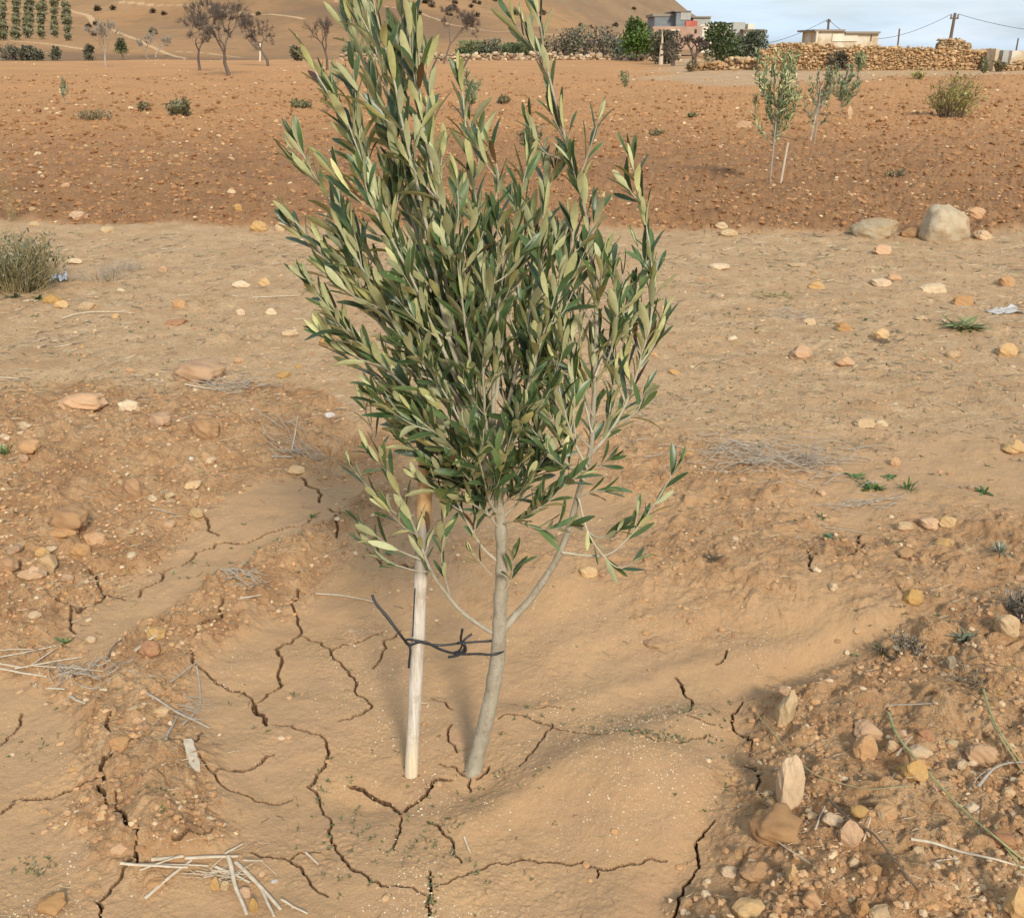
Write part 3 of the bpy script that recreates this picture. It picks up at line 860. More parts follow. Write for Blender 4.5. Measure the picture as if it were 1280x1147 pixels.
S(76, 381, 16, 11, 'ochre', 's2', 'ochre chip touching the stone next to the shrub')
S(107, 382, 22, 10, 'pale', 's1', 'pale flat stone on the path right of the shrub')
S(92, 327, 18, 8, 'cream', 's2', 'flat cream stone behind the shrub on the left')
S(204, 336, 11, 8, 'pink', 'a3', 'small pink stone beside the thin grey stems')
S(412, 423, 26, 20, 'orange', 'r1', 'bright orange stone half hidden by the left crown')
S(361, 416, 22, 11, 'pale', 'a1', 'pale orange stone left of the bright orange one')
S(338, 389, 14, 9, 'cream', 'a3', 'little cream stone between the path twig and the crown')
S(300, 390, 12, 9, 'pale', 'a2', 'tiny pale stone in front of the lying straw')
S(353, 467, 18, 9, 'ochre', 's1', 'small ochre stone above the shaded pit')
S(298, 450, 12, 8, 'pink', 'a1', 'tiny pink stone above the big brown clod')
S(246, 463, 64, 34, 'clod', 'c1', 'big brown clod of earth at the top of the gravel mound', 'earth_clod', 'clod')
S(98, 499, 56, 24, 'orange', 'c2', 'long orange clod crowning the gravel mound', 'earth_clod', 'clod')
S(159, 507, 26, 16, 'cream', 'a2', 'cream rough stone right of the orange clod')
S(199, 525, 28, 22, 'clod', 'c1', 'small brown clod in the middle of the gravel mound', 'earth_clod', 'clod')
S(254, 532, 38, 28, 'clod', 'c2', 'domed brown clod on the right of the gravel mound', 'earth_clod', 'clod')
S(165, 607, 26, 28, 'clod', 'c2', 'upright brown clod half way down the gravel mound', 'earth_clod', 'clod')
S(84, 649, 44, 36, 'clod', 'c1', 'dark rounded clod standing above a heap of orange stones', 'earth_clod', 'clod')
S(78, 667, 30, 15, 'orange', 'a1', 'orange stone at the foot of the dark rounded clod')
S(117, 673, 28, 18, 'orange', 'a2', 'orange angular stone right below the dark rounded clod')
S(100, 687, 24, 18, 'orange', 'r1', 'round orange stone in the heap below the dark clod')
S(60, 703, 22, 22, 'pale', 'a3', 'pale stone at the bottom of the orange heap')
S(38, 717, 30, 15, 'pink', 'a1', 'pinkish stone left below the orange heap')
S(8, 703, 24, 18, 'clod', 'c2', 'brown clod cut by the left border', 'earth_clod', 'clod')
S(52, 690, 16, 14, 'ochre', 'a1', 'small yellow stone left inside the orange heap')
S(245, 641, 19, 14, 'pale', 'r1', 'pinkish round pebble at the top of the mud channel')
S(211, 655, 16, 11, 'pink', 'r2', 'pink pebble left below the round one by the channel')
S(189, 622, 13, 8, 'cream', 'a3', 'small white stone at the right flank of the gravel mound')
S(370, 587, 23, 12, 'ochre', 'r1', 'ochre stone at the lower edge of the shaded pit')
S(109, 508, 20, 14, 'pale', 'a3', 'pale stone just below the orange clod')
S(240, 605, 22, 10, 'ochre', 's1', 'ochre stone on the right flank of the gravel mound')
S(36, 560, 24, 16, 'orange', 'r2', 'soft orange stone near the green tuft at the left border')
S(187, 811, 25, 22, 'red', 'r1', 'brick-red stone on the rim left of the cracked mud')
S(193, 789, 26, 18, 'ochre', 'c2', 'mustard crumbly lump behind the brick-red stone', 'earth_clod', 'clod')
S(113, 799, 13, 8, 'pale', 'r1', 'pale pebble right of the small green weed')
S(200, 890, 20, 11, 'ochre', 's1', 'thin ochre chip beside the crossed twigs')
S(165, 885, 12, 6, 'cream', 's2', 'tiny cream chip left of the crossed twigs')
S(172, 900, 12, 10, 'orange', 'a1', 'small orange pebble below the tiny cream chip')
S(146, 929, 27, 18, 'orange', 's1', 'broken orange slab touching a crack at the left')
S(150, 1060, 22, 14, 'orange', 'a1', 'orange-pink stone beside the wide crack, bottom left')
S(62, 1131, 34, 20, 'orange', 'c1', 'brownish clod alone on the mud at the bottom left', 'earth_clod', 'clod')
S(192, 1103, 24, 14, 'orange', 'c2', 'orange crumb under the heap of dry reeds', 'earth_clod', 'clod')
S(269, 1104, 11, 16, 'ochre', 'a3', 'small ochre stone under the right end of the reeds')
S(281, 1107, 11, 12, 'cream', 's1', 'white chip between the reeds')
S(305, 1115, 15, 13, 'pink', 'a2', 'pink stone touching the reeds on the right')
S(317, 1131, 10, 18, 'ochre', 'a1', 'ochre grit lump below the pink stone at the reeds')
S(343, 1101, 9, 5, 'white', 'r1', 'tiny white snail-like pebble right of the reeds', 'pebble', 'pebble')
S(412, 519, 14, 8, 'white', 'r2', 'smooth white egg-like pebble above the shaded pit', 'pebble', 'pebble')
S(239, 573, 6, 5, 'white', 'r1', 'tiny bright white pebble on the gravel mound', 'pebble', 'pebble')
S(736, 714, 24, 16, 'ochre', 'a2', 'ochre stone behind the lowest right olive twigs')
S(819, 803, 27, 13, 'clod', 'c1', 'dark brown clod alone on the smooth mud right of the trunk', 'earth_clod', 'clod')
S(918, 973, 9, 7, 'ochre', 'r1', 'yellow pebble left of the tall standing slab', 'pebble', 'pebble')

# countable smaller stones, strewn by zone
LM = [(1186,281,'the big grey boulder'),(1096,286,'the low flat boulder'),(962,233,'the nearest field sapling'),(1018,180,'the second field sapling'),(1190,140,'the yellow-green broom shrub'),(225,140,'the rounded green field shrub'),(931,156,'the flat pink field stone'),
 (1168,361,'the long cream path stone'),(1002,440,'the wedge-shaped stone'),(900,333,'the lone oval cream stone'),(1254,390,'the grey rag'),(1103,418,'the yellow-ochre lump'),(1090,526,'the broken pale pair'),(22,345,'the left shrub'),(246,463,'the big brown clod'),
 (412,423,'the bright orange stone'),(323,283,'the round ochre edge stone'),(217,403,'the flat dark red stone'),(120,392,'the long curved path straw'),(98,499,'the long orange clod'),(84,649,'the dark rounded clod'),(165,607,'the upright brown clod'),(254,532,'the domed brown clod'),
 (245,641,'the round channel pebble'),(8,568,'the green tuft at the border'),(370,587,'the ochre pit stone'),(187,811,'the brick-red stone'),(983,885,'the upright cream stone'),(988,977,'the tall standing slab'),(972,1031,'the large rounded clod'),(1084,925,'the leaning orange slab'),
 (1145,964,'the sloping ochre stone'),(1230,943,'the flat pinkish stone'),(1064,1042,'the brown angular stone'),(1110,1014,'the squarish orange stone'),(940,1139,'the ochre bottom block'),(1274,1128,'the yellow corner stone'),(1189,827,'the grey upright stone'),(1142,746,'the mustard yellow lump'),
 (1165,655,'the stone cluster on the bank'),(955,583,'the grey twig mat'),(1098,612,'the green weeds'),(1262,781,'the pale stone by the dry bush'),(1270,559,'the bright ochre border slab'),(94,269,'the flat tan field stone'),(22,250,'the tall dry grass'),(1061,143,'the small standing field stone')]
CW = dict(pale='pale', cream='cream', pink='pinkish', ochre='ochre', orange='orange', clod='brown')
KW = dict(a='angular', r='rounded', s='flat', t='upright', c='crumbly')
STREWN = []
def finish_labels():
    gr = {}
    for o, px, py, cw, kw in STREWN:
        d, lx, ly, ln = min((math.hypot(px - a, (py - b) * 1.6), a, b, c) for a, b, c in LM)
        ang = math.degrees(math.atan2(-(py - ly) * 1.6, px - lx)) % 360
        w = ('right of', 'behind and right of', 'behind', 'behind and left of', 'left of', 'in front and left of', 'in front of', 'in front and right of')[int((ang + 22.5) // 45) % 8]
        gr.setdefault((cw, kw, w, ln), []).append((d, o))
    for (cw, kw, w, ln), l in gr.items():
        l.sort(key=lambda t: t[0])
        for k, (d, o) in enumerate(l):
            o['label'] = ('small %s %s stone %s %s' if k == 0 else ('second' if k == 1 else 'third' if k == 2 else 'fourth' if k == 3 else 'fifth') + ' small %s %s stone %s %s') % (cw, kw, w, ln)
def strew(n, xr, yr, size, mats, kinds, label, group, seed, test=None, name='stone'):
    r = random.Random(seed); k = 0; tries = 0
    while k < n and tries < n * 30:
        tries += 1
        px, py = r.uniform(*xr), yr[0] + (yr[1] - yr[0]) * r.random()
        if test and not test(px, py): continue
        p = g0(px, py); x, y = p
        z = float(H(x, y)[0]); s = r.uniform(*size) * (1 + .8 * r.random() ** 4)
        kd, mt_ = r.choice(kinds), r.choice(mats)
        o = obj(name, rock_mesh(kd, mt_)); STREWN.append((o, px, py, CW[mt_], KW[kd[0]]))
        o.scale = (s, s * r.uniform(.6, 1), s * r.uniform(.35, .75)); o.rotation_euler = (R(r.uniform(-20, 20)), R(r.uniform(-20, 20)), r.uniform(0, 6.28))
        o.location = (x, y, z + o.scale.z * .08)
        tag(o, label, 'stone' if name == 'stone' else name, group); k += 1
strew(40, (30, 1250), (140, 275), (.05, .095), ['cream', 'pale', 'pink'], ['a1', 'a2', 'r1', 's1'], 'small pale stone lying loose on the ploughed brown field', 'pale stones on the ploughed field', 1, lambda a, b: not 380 < a < 820)
strew(44, (0, 1280), (300, 478), (.022, .05), ['cream', 'pale', 'ochre', 'orange'], ['a1', 'a2', 'a3', 's1', 's2'], 'small angular stone lying on the sandy path between field and basin', 'stones on the sandy path', 2, lambda a, b: not 380 < a < 800)
strew(36, (860, 1280), (860, 1140), (.012, .028), ['pale', 'orange', 'pink', 'ochre', 'cream'], ['a1', 'a2', 'a3', 's1', 'r1'], 'small stone bedded in the rough bank at the lower right', 'stones in the rough bank', 3, lambda a, b: a > 960 - (b - 860) * .25)
strew(36, (0, 400), (495, 790), (.02, .045), ['pale', 'orange', 'cream', 'clod'], ['a1', 'a2', 'a3', 'r1'], 'small stone among the orange gravel of the mound', 'stones on the gravel mound', 4, lambda a, b: a < 400 - (b - 495) * 1.1)
strew(20, (880, 1280), (560, 760), (.016, .035), ['pale', 'orange', 'pink'], ['a1', 'a2', 'r1'], 'small stone on the bare ground beyond the right side of the basin', 'stones on the bare ground', 5)

finish_labels()
# gravel: nobody could count it
def scatter_pebbles(name, label, group_pts, seed, mi=M_TINT):
    """group_pts: arrays x, y, size, colour; one mesh"""
    r = np.random.RandomState(seed)
    x, y, s, colr = group_pts
    z = H(x, y)
    tm = [rock(100 + k, 1 if s.mean() > .02 else 0, 6, .10)[0] for k in range(10)]
    Fc = ICO[1 if s.mean() > .02 else 0][1]
    nv = len(tm[0]); N = len(x)
    pick = r.randint(0, 10, N); T = np.stack(tm)[pick]
    sc = np.stack([s, s * r.uniform(.55, 1, N), s * r.uniform(.35, .8, N)], -1) * .5
    T = T * sc[:, None, :]
    a = r.uniform(0, 6.28, N); ca, sa = np.cos(a)[:, None], np.sin(a)[:, None]
    X = T[..., 0] * ca - T[..., 1] * sa + x[:, None]; Y = T[..., 0] * sa + T[..., 1] * ca + y[:, None]
    Z = T[..., 2] + (z + sc[:, 2] * .15)[:, None]
    V = np.stack([X, Y, Z], -1).reshape(-1, 3)
    Fa = (Fc[None] + (np.arange(N) * nv)[:, None, None]).reshape(-1, 3)
    cc = np.concatenate([colr, np.ones((N, 1))], 1).repeat(nv, 0)
    me = mesh_from(name, V, [Fa], mi, None, False, {'tint': cc})
    return tag(obj(name, me), label, None, None, 'stuff')
def pix_points(n, xr, yr, seed, power=1.0):
    r = np.random.RandomState(seed)
    px = r.uniform(xr[0], xr[1], n); py = yr[0] + (yr[1] - yr[0]) * r.rand(n) ** power
    u = (px - CX) / F; v = (CY - py) / F
    dz = -sP + v * cP; t = CAMZ / np.maximum(-dz, .008)
    return u * t, (cP + v * sP) * t
def palette(n, seed, cols, jitter=.12):
    r = np.random.RandomState(seed)
    c = np.array(cols)[r.randint(0, len(cols), n)]
    return np.clip(c * (1 + r.uniform(-jitter, jitter, (n, 1))) , 0, 1)
PALS = [(.50, .30, .15), (.54, .345, .175), (.46, .26, .12), (.64, .47, .28), (.42, .235, .11), (.52, .285, .12), (.40, .215, .10), (.47, .27, .13), (.45, .25, .115), (.50, .29, .14)]
def pebble_field(name, label, n, xr, yr, seed, dens, smin, smax, cols=PALS, power=1.0, screen=False):
    x, y = pix_points(n, xr, yr, seed, power)
    r = np.random.RandomState(seed + 1)
    rr, plow, path, pale = masks(x, y)
    w = dens(x, y, rr, plow, path, pale)
    k = r.rand(n) < w; x, y = x[k], y[k]
    s = smin + (smax - smin) * r.rand(len(x)) ** 4
    if screen: s = np.minimum(s * np.hypot(x, y), .13 + .05 * r.rand(len(x)))
    return scatter_pebbles(name, label, (x, y, s, palette(len(x), seed + 2, cols)), seed + 3)
# rough ground near by
pebble_field('gravel', 'orange and pale gravel covering the mound, the rims and the rough bank', 85000, (-160, 1440), (485, 1230), 50,
             lambda x, y, r, p, q, l: np.clip(r * (.16 + .9 * (fbm(x * 4, y * 4, 4, 8) + .15) + .6 * (x < -.2) * (y > 2.2)), 0.01, 1), .0022, .021)
pebble_field('grit', 'fine pale grit washed onto the smooth mud', 75000, (-60, 1340), (640, 1200), 60,
             lambda x, y, r, p, q, l: np.clip((1 - r) * (np.maximum(fbm(x * 3, y * 3, 3, 71) - .12, 0) * 1.8 + 1.0 * np.exp(-(((x - GM[0]) / .16) ** 2 + ((y - GM[1]) / .13) ** 2)) + .9 * np.exp(-(((x + .31) / .12) ** 2 + ((y - 2.05) / .22) ** 2)) * (fbm(x * 9, y * 9, 2, 5) > -.1) + .5 * np.exp(-(((x - .15) / .22) ** 2 + ((y - 2.45) / .14) ** 2))) + .008, 0, 1), .0013, .0055, cols=[(.66, .50, .30), (.60, .38, .18), (.72, .60, .42), (.54, .31, .14)])
pebble_field('path_pebbles', 'small pebbles strewn over the sandy path', 26000, (-160, 1440), (284, 560), 70,
             lambda x, y, r, p, q, l: np.clip(q * (.12 + .9 * np.maximum(fbm(x * 2, y * 2, 3, 81), 0)), 0, 1), .003, .026, power=1.3)
pebble_field('field_stones', 'countless pale stones turned up in the ploughed field', 19000, (-200, 1480), (78, 292), 80,
             lambda x, y, r, p, q, l: np.clip(p * (.18 + .8 * np.maximum(fbm(x * .5, y * .5, 3, 91) + .1, 0)) + l * .25, 0, 1), .0010, .0050,
             cols=[(.58, .39, .20), (.66, .49, .29), (.46, .26, .11), (.50, .30, .14)], screen=True, power=.9)
pebble_field('field_clods', 'countless brown clods of the ploughed field', 44000, (-200, 1480), (100, 296), 90,
             lambda x, y, r, p, q, l: np.clip(p * (1 - l) * .75, 0, 1), .0014, .0066,
             cols=[(.31, .15, .06), (.37, .185, .075), (.42, .215, .09), (.26, .125, .048)], screen=True, power=.8)
# ------------------------------------------------------------------ leaves
LT = np.array([0, .10, .32, .58, .82, 1.0]); LW = np.array([.08, .46, .88, 1.0, .80, .20])
def leaf_batch(mb, base, L, N, length, width, curl, tt, tb):
    """two-skinned leaves: top skin (material 0) and underside (material 1); arrays over leaves"""
    n = len(base)
    L = L / np.linalg.norm(L, axis=1)[:, None]
    N = N - L * np.sum(N * L, 1)[:, None]; N /= np.linalg.norm(N, axis=1)[:, None] + 1e-9
    S_ = np.cross(L, N)
    k = len(LT)
    t = LT[None, :, None]
    rs_ = np.random.RandomState(n); sw = rs_.normal(0, .07, n) * length
    tw = (t[0, :, 0][None] - .3) * rs_.normal(0, .5, n)[:, None]
    ctr = base[:, None] + L[:, None] * (t * length[:, None, None]) - N[:, None] * ((t ** 2) * (curl * length)[:, None, None]) + S_[:, None] * ((t ** 2) * sw[:, None, None])
    S_t = S_[:, None] * np.cos(tw)[..., None] + N[:, None] * np.sin(tw)[..., None]
    wid = LW[None, :, None] * width[:, None, None] * .5
    le = ctr + S_t * wid + N[:, None] * wid * .28
    ri = ctr - S_t * wid + N[:, None] * wid * .28
    top = np.stack([le, ctr, ri], 2)                         # n,k,3,3
    off = N[:, None, None] * .00035
    V = np.concatenate([(top + off).reshape(n, -1, 3), (top - off).reshape(n, -1, 3)], 1)
    i = np.arange(k - 1)[:, None] * 3; j = np.arange(2)[None]
    q = np.stack([i + j, i + j + 1, i + j + 4, i + j + 3], -1).reshape(-1, 4)
    qb = q[:, ::-1] + k * 3
    q = q[:, ::-1] if False else q
    Fq = np.concatenate([q, qb])
    Fa = (Fq[None] + (np.arange(n) * k * 6)[:, None, None]).reshape(-1, 4)
    mi = np.tile(np.concatenate([np.zeros(len(q)), np.ones(len(qb))]), n).astype(int)
    tint = np.concatenate([np.repeat(tt[:, None], k * 3, 1), np.repeat(tb[:, None], k * 3, 1)], 1).reshape(-1, 4)
    mb.add(V.reshape(-1, 3), Fa, mi, tint)

def leaf_tints(r, n):
    top = np.array((.068, .115, .042)) * r.uniform(.55, 1.6, (n, 1)) + np.array((.05, .04, .0)) * r.rand(n, 1) ** 3
    bot = np.array((.61, .62, .34)) * r.uniform(.62, 1.15, (n, 1)) + np.array((.09, .05, -.06)) * r.rand(n, 1) ** 2
    dr = r.rand(n) < .012
    top[dr] = (.09, .045, .02); bot[dr] = (.16, .09, .04)
    o = np.ones((n, 1))
    return np.concatenate([top, o], 1), np.concatenate([np.clip(bot, 0, 1), o], 1)

def leaf_surface(name, rough, spec):
    m, n, b = mat(name)
    a = attr(n, 'tint').outputs['Color']
    g = n.nodes.new('ShaderNodeTexCoord').outputs['Object']
    c = mixc(n, ramp(n, noise(n, g, 90, 3, .6), [(.35, .3), (.65, 0)]), a, mixc(n, .5, a, (0, 0, 0)))
    n.links.new(c, b.inputs['Base Color'])
    b.inputs['Roughness'].default_value = rough; b.inputs['Specular IOR Level'].default_value = spec
    t = n.nodes.new('ShaderNodeBsdfTranslucent'); n.links.new(mixc(n, .5, c, (.22, .26, .04)), t.inputs['Color'])
    mxs = n.nodes.new('ShaderNodeMixShader'); mxs.inputs[0].default_value = .20
    out = [k for k in n.nodes if k.type == 'OUTPUT_MATERIAL'][0]
    n.links.new(b.outputs[0], mxs.inputs[1]); n.links.new(t.outputs[0], mxs.inputs[2]); n.links.new(mxs.outputs[0], out.inputs['Surface'])
    return m
M_LTOP = leaf_surface('leaf_upper', .38, .5)
M_LBOT = leaf_surface('leaf_underside', .65, .3)

def stem_material():
    m, n, b = mat('olive_bark')
    g = n.nodes.new('ShaderNodeTexCoord').outputs['Object']
    mp_ = n.nodes.new('ShaderNodeMapping'); mp_.inputs['Scale'].default_value = (1, 1, .3); n.links.new(g, mp_.inputs[0])
    f = noise(n, mp_.outputs[0], 45, 5, .65)
    c = ramp(n, f, [(.3, (.24, .20, .14)), (.5, (.34, .295, .215)), (.72, (.44, .39, .30))])
    c = mixc(n, ramp(n, noise(n, g, 110, 4, .7), [(.54, 0), (.66, .7)]), c, (.19, .145, .09))
    c = mixc(n, ramp(n, noise(n, g, 12, 3, .6), [(.45, 0), (.7, .4)]), c, (.29, .26, .17))
    n.links.new(c, b.inputs['Base Color']); b.inputs['Roughness'].default_value = .8; b.inputs['Specular IOR Level'].default_value = .25
    bump(n, b, math_(n, 'ADD', f, noise(n, g, 160, 3, .6)), .6, .0012)
    return m
M_OLIVE = stem_material()
def twig_material():
    m, n, b = mat('olive_twig'); g = n.nodes.new('ShaderNodeTexCoord').outputs['Object']
    c = ramp(n, noise(n, g, 70, 4, .6), [(.3, (.40, .36, .25)), (.7, (.54, .48, .36))])
    c = mixc(n, ramp(n, noise(n, g, 9, 3, .6), [(.45, 0), (.65, .6)]), c, (.38, .35, .22))
    n.links.new(c, b.inputs['Base Color']); b.inputs['Roughness'].default_value = .7; b.inputs['Specular IOR Level'].default_value = .3
    return m
M_TWIG = twig_material()

# ------------------------------------------------------------------ the young olive tree
TP_ = P(590, 968, False); TY = TP_.y
TREE_LOC = TP_
tree = empty('olive_tree', TREE_LOC, 'young olive tree with wind-swept silvery leaves, tied to a stake in the cracked mud', 'tree')
def to3(line, y0=0.0, y1=0.0):
    n = len(line)
    return [np.array(at(px, py, TY + .012 + y0 + (y1 - y0) * (k / max(n - 1, 1)) ** .8)) for k, (px, py) in enumerate(line)]
trunk_line = [(590, 985), (592, 962), (600, 930), (612, 880), (621, 830), (624, 790), (626, 740), (627, 700), (626, 655), (622, 610), (617, 560), (612, 520)]
tp = to3(trunk_line)
tp[0] = np.array(TREE_LOC) + np.array((-.004, 0, -.05))
sp = spline(tp, .012)
u = np.linspace(0, 1, len(sp))
rad = np.interp(u, [0, .06, .12, .3, .45, .6, .8, 1], [.0205, .0195, .0180, .0165, .0158, .0125, .0105, .007])
rad = rad * (1 + .035 * np.sin(u * 37) + .03 * perlin(u * 23, u * 0 + .5))
for kx in (.155, .33, .49, .56, .63, .72): rad = rad + .0022 * np.exp(-((u - kx) / .012) ** 2)
mbt = MB(); tube(mbt, sp, rad, 18)
kn = np.array(at(634, 700, TY - .01))
mbt.build('trunk', M_OLIVE, tree, TREE_LOC)

RL = np.random.RandomState(77)
WIND = np.array((-.42, .10, 1.0)); WIND /= np.linalg.norm(WIND)
NLEAF = 0
def leaves_along(sp, start, spacing, mbL, lmin=.043, lmax=.067, upb=.25, ang=(15, 40), tuft=True):
    """opposite pairs of leaves along a shoot"""
    global NLEAF
    s = np.concatenate([[0], np.cumsum(np.linalg.norm(np.diff(sp, axis=0), axis=1))])
    T, N, B = frames(sp)
    pos = []; q = start * s[-1] + RL.uniform(0, spacing)
    while q < s[-1]:
        pos.append(q); q += spacing * RL.uniform(.75, 1.3)
    bs, Ls, Ns, ln = [], [], [], []
    ph = RL.uniform(0, 6.28)
    for m_, q in enumerate(pos):
        c = [np.interp(q, s, sp[:, k]) for k in range(3)]
        i = min(np.searchsorted(s, q), len(sp) - 1)
        D, n_, b2 = T[i], N[i], B[i]
        fr = q / s[-1]
        for sd in (0, 1):
            if RL.rand() < .08: continue
            th = ph + m_ * 1.62 + sd * math.pi + RL.uniform(-.35, .35)
            Rr = n_ * math.cos(th) + b2 * math.sin(th)
            a = R(RL.uniform(*ang)) * (1 - .35 * fr)
            Ld = D * math.cos(a) + Rr * math.sin(a) + WIND * upb * RL.uniform(.4, 1.3) + RL.normal(size=3) * .09
            Nn = D * math.sin(a) - Rr * math.cos(a) + RL.normal(size=3) * .35
            bs.append(np.array(c) + Rr * .002); Ls.append(Ld); Ns.append(Nn)
            ln.append(lmin * .8 + (lmax * 1.06 - lmin * .8) * RL.rand() ** .8 * (1 - .35 * max(0, fr - .75) / .25))
    if tuft:
        for k in range(2):
            bs.append(sp[-1]); Ls.append(T[-1] + RL.normal(size=3) * .16); Ns.append(RL.normal(size=3)); ln.append(RL.uniform(lmin, lmax) * .75)
    n = len(bs)
    if n == 0: return
    ln = np.array(ln); tt, tb = leaf_tints(RL, n)
    leaf_batch(mbL, np.array(bs), np.array(Ls), np.array(Ns), ln, ln * RL.uniform(.16, .25, n), RL.normal(.10, .14, n), tt, tb)
    NLEAF += n

def limb(name_part, line, y0, y1, r0, r1, bare=.25, side=0, side_len=(.08, .2), spacing=.021, label=None, extra=(), upb=.25, lmin=.043, lmax=.067, side_from=.25, wind=.35):
    """one limb of the tree: a mesh child with its leaves as a child of it; side = number of side shoots"""
    pts = to3(line, y0, y1)
    sp = spline(pts, .012)
    sp = sp + np.stack([fbm(np.arange(len(sp)) * .11 + RL.rand() * 50, np.zeros(len(sp)) + k, 2) * .004 * np.linspace(0, 1, len(sp)) for k in range(3)], -1)
    mw, ml = MB(), MB()
    u = np.linspace(0, 1, len(sp)); rr = r0 + (r1 - r0) * u ** .8
    rr = rr * (1 + .05 * perlin(u * 31 + r0 * 999, u * 0 + .3))
    tube(mw, sp, rr, 10 if r0 > .004 else 7)
    leaves_along(sp, bare, spacing, ml, lmin, lmax, upb)
    T, N, B = frames(sp)
    for k in range(side):
        f = side_from + (.93 - side_from) * (k + RL.uniform(.1, .9)) / side
        i = int(f * (len(sp) - 1))
        th = RL.uniform(0, 6.28)
        D = T[i] * RL.uniform(.6, 1.0) + (N[i] * math.cos(th) + B[i] * math.sin(th)) * RL.uniform(.4, .75) + WIND * wind * RL.uniform(.5, 1.4)
        D /= np.linalg.norm(D)
        Lg = RL.uniform(*side_len) * (1.15 - .5 * f)
        b0 = sp[i]; D2 = D + WIND * .35 + T[i] * .3; D2 /= np.linalg.norm(D2)
        q = spline([b0, b0 + D * Lg * .45, b0 + D * Lg * .45 + D2 * Lg * .55], .012)
        tube(mw, q, np.linspace(max(.0012, rr[i] * .5), .0008, len(q)), 6)
        leaves_along(q, .14, spacing * .95, ml, lmin, lmax, upb)
    for ex, yy0, yy1 in extra:
        q = spline(to3(ex, yy0, yy1), .012)
        tube(mw, q, np.linspace(.0024, .0009, len(q)), 7)
        leaves_along(q, .2, spacing, ml, lmin, lmax, upb)
    w = mw.build(name_part, M_OLIVE if label and r0 > .004 else M_TWIG, tree, TREE_LOC)
    l_ = ml.build('leaves', [M_LTOP, M_LBOT], w, TREE_LOC)
    if label: w['label'] = label
    return w

# right-hand main limb, grey and long, to the top of the picture
limb('branch', [(628, 788), (645, 768), (668, 742), (700, 690), (722, 622), (738, 560), (743, 480), (745, 400), (737, 300), (722, 230), (706, 170), (690, 110), (678, 55), (668, -8)], 0, .03, .0088, .0015, .36, 5, (.08, .15), .026,
     'long pale bare-based limb rising on the right to the top of the picture', upb=.12,
     extra=(([(722, 230), (736, 190), (748, 150)], .03, .04), ([(706, 200), (680, 190), (664, 160)], .03, .02), ([(743, 480), (758, 455), (772, 400), (766, 345)], .02, -.02),
            ([(741, 520), (722, 470), (700, 420), (690, 380)], .01, .08), ([(738, 560), (700, 520), (668, 470), (650, 420)], .01, .05), ([(745, 410), (720, 370), (700, 320)], .02, .06),
            ([(732, 590), (690, 580), (655, 560), (640, 520)], .01, -.04), ([(690, 110), (672, 70), (655, 30)], .03, .05), ([(742, 440), (765, 420), (790, 360)], 0, .05)), side_from=.5, wind=.1)
limb('branch', [(738, 568), (762, 540), (782, 505), (800, 452), (813, 400), (815, 345), (808, 280), (796, 235), (790, 200)], .02, .04, .0038, .0012, .05, 7, (.05, .12), .022,
     'slender outer limb forming the right edge of the crown', upb=.05, wind=.1, side_from=.08, extra=(([(798, 458), (818, 430), (829, 398)], .03, .05), ([(770, 530), (795, 515), (806, 490)], .03, .0), ([(782, 505), (770, 470), (768, 430)], .03, .0)))
limb('branch', [(702, 690), (735, 694), (765, 690), (800, 655), (825, 620), (846, 580)], 0, -.04, .0028, .001, .38, 1, (.04, .06), .034, 'thin twig reaching out lowest on the right', upb=0, wind=0,
     extra=(([(723, 622), (735, 665), (755, 695), (775, 710), (795, 700)], .0, -.05), ([(735, 665), (750, 672), (775, 662)], .0, -.05)))
limb('branch', [(722, 622), (740, 615), (757, 612)], 0, -.04, .002, .001, .4, 0, spacing=.02, upb=0)
limb('branch', [(736, 580), (750, 582), (762, 575)], 0, -.04, .002, .001, .4, 0, spacing=.02, upb=0)
# low left limb
limb('branch', [(614, 790), (595, 778), (570, 757), (540, 715), (515, 652), (492, 605), (472, 560), (455, 505)], 0, -.07, .0052, .001, .30, 3, (.06, .10), .030, 'low bare limb leaving the trunk to the left above the tie', upb=.02, wind=.15,
     extra=(([(533, 702), (495, 686), (468, 668), (448, 652)], -.03, -.05), ([(515, 655), (482, 632), (455, 603), (437, 580)], -.04, -.06), ([(563, 748), (552, 700), (555, 655), (562, 620)], -.02, -.04), ([(540, 715), (515, 712), (480, 700), (462, 682)], -.03, -.02)))
limb('branch', [(620, 700), (600, 680), (578, 640), (560, 600), (548, 570)], 0, -.08, .0036, .001, .25, 3, (.07, .12), .022, upb=.15)
limb('branch', [(627, 745), (640, 720), (642, 695)], 0, -.04, .0016, .0008, .3, 0, spacing=.028, upb=.1)
limb('branch', [(616, 720), (598, 700), (588, 690)], 0, -.05, .0016, .0008, .4, 0, spacing=.022, upb=.1)
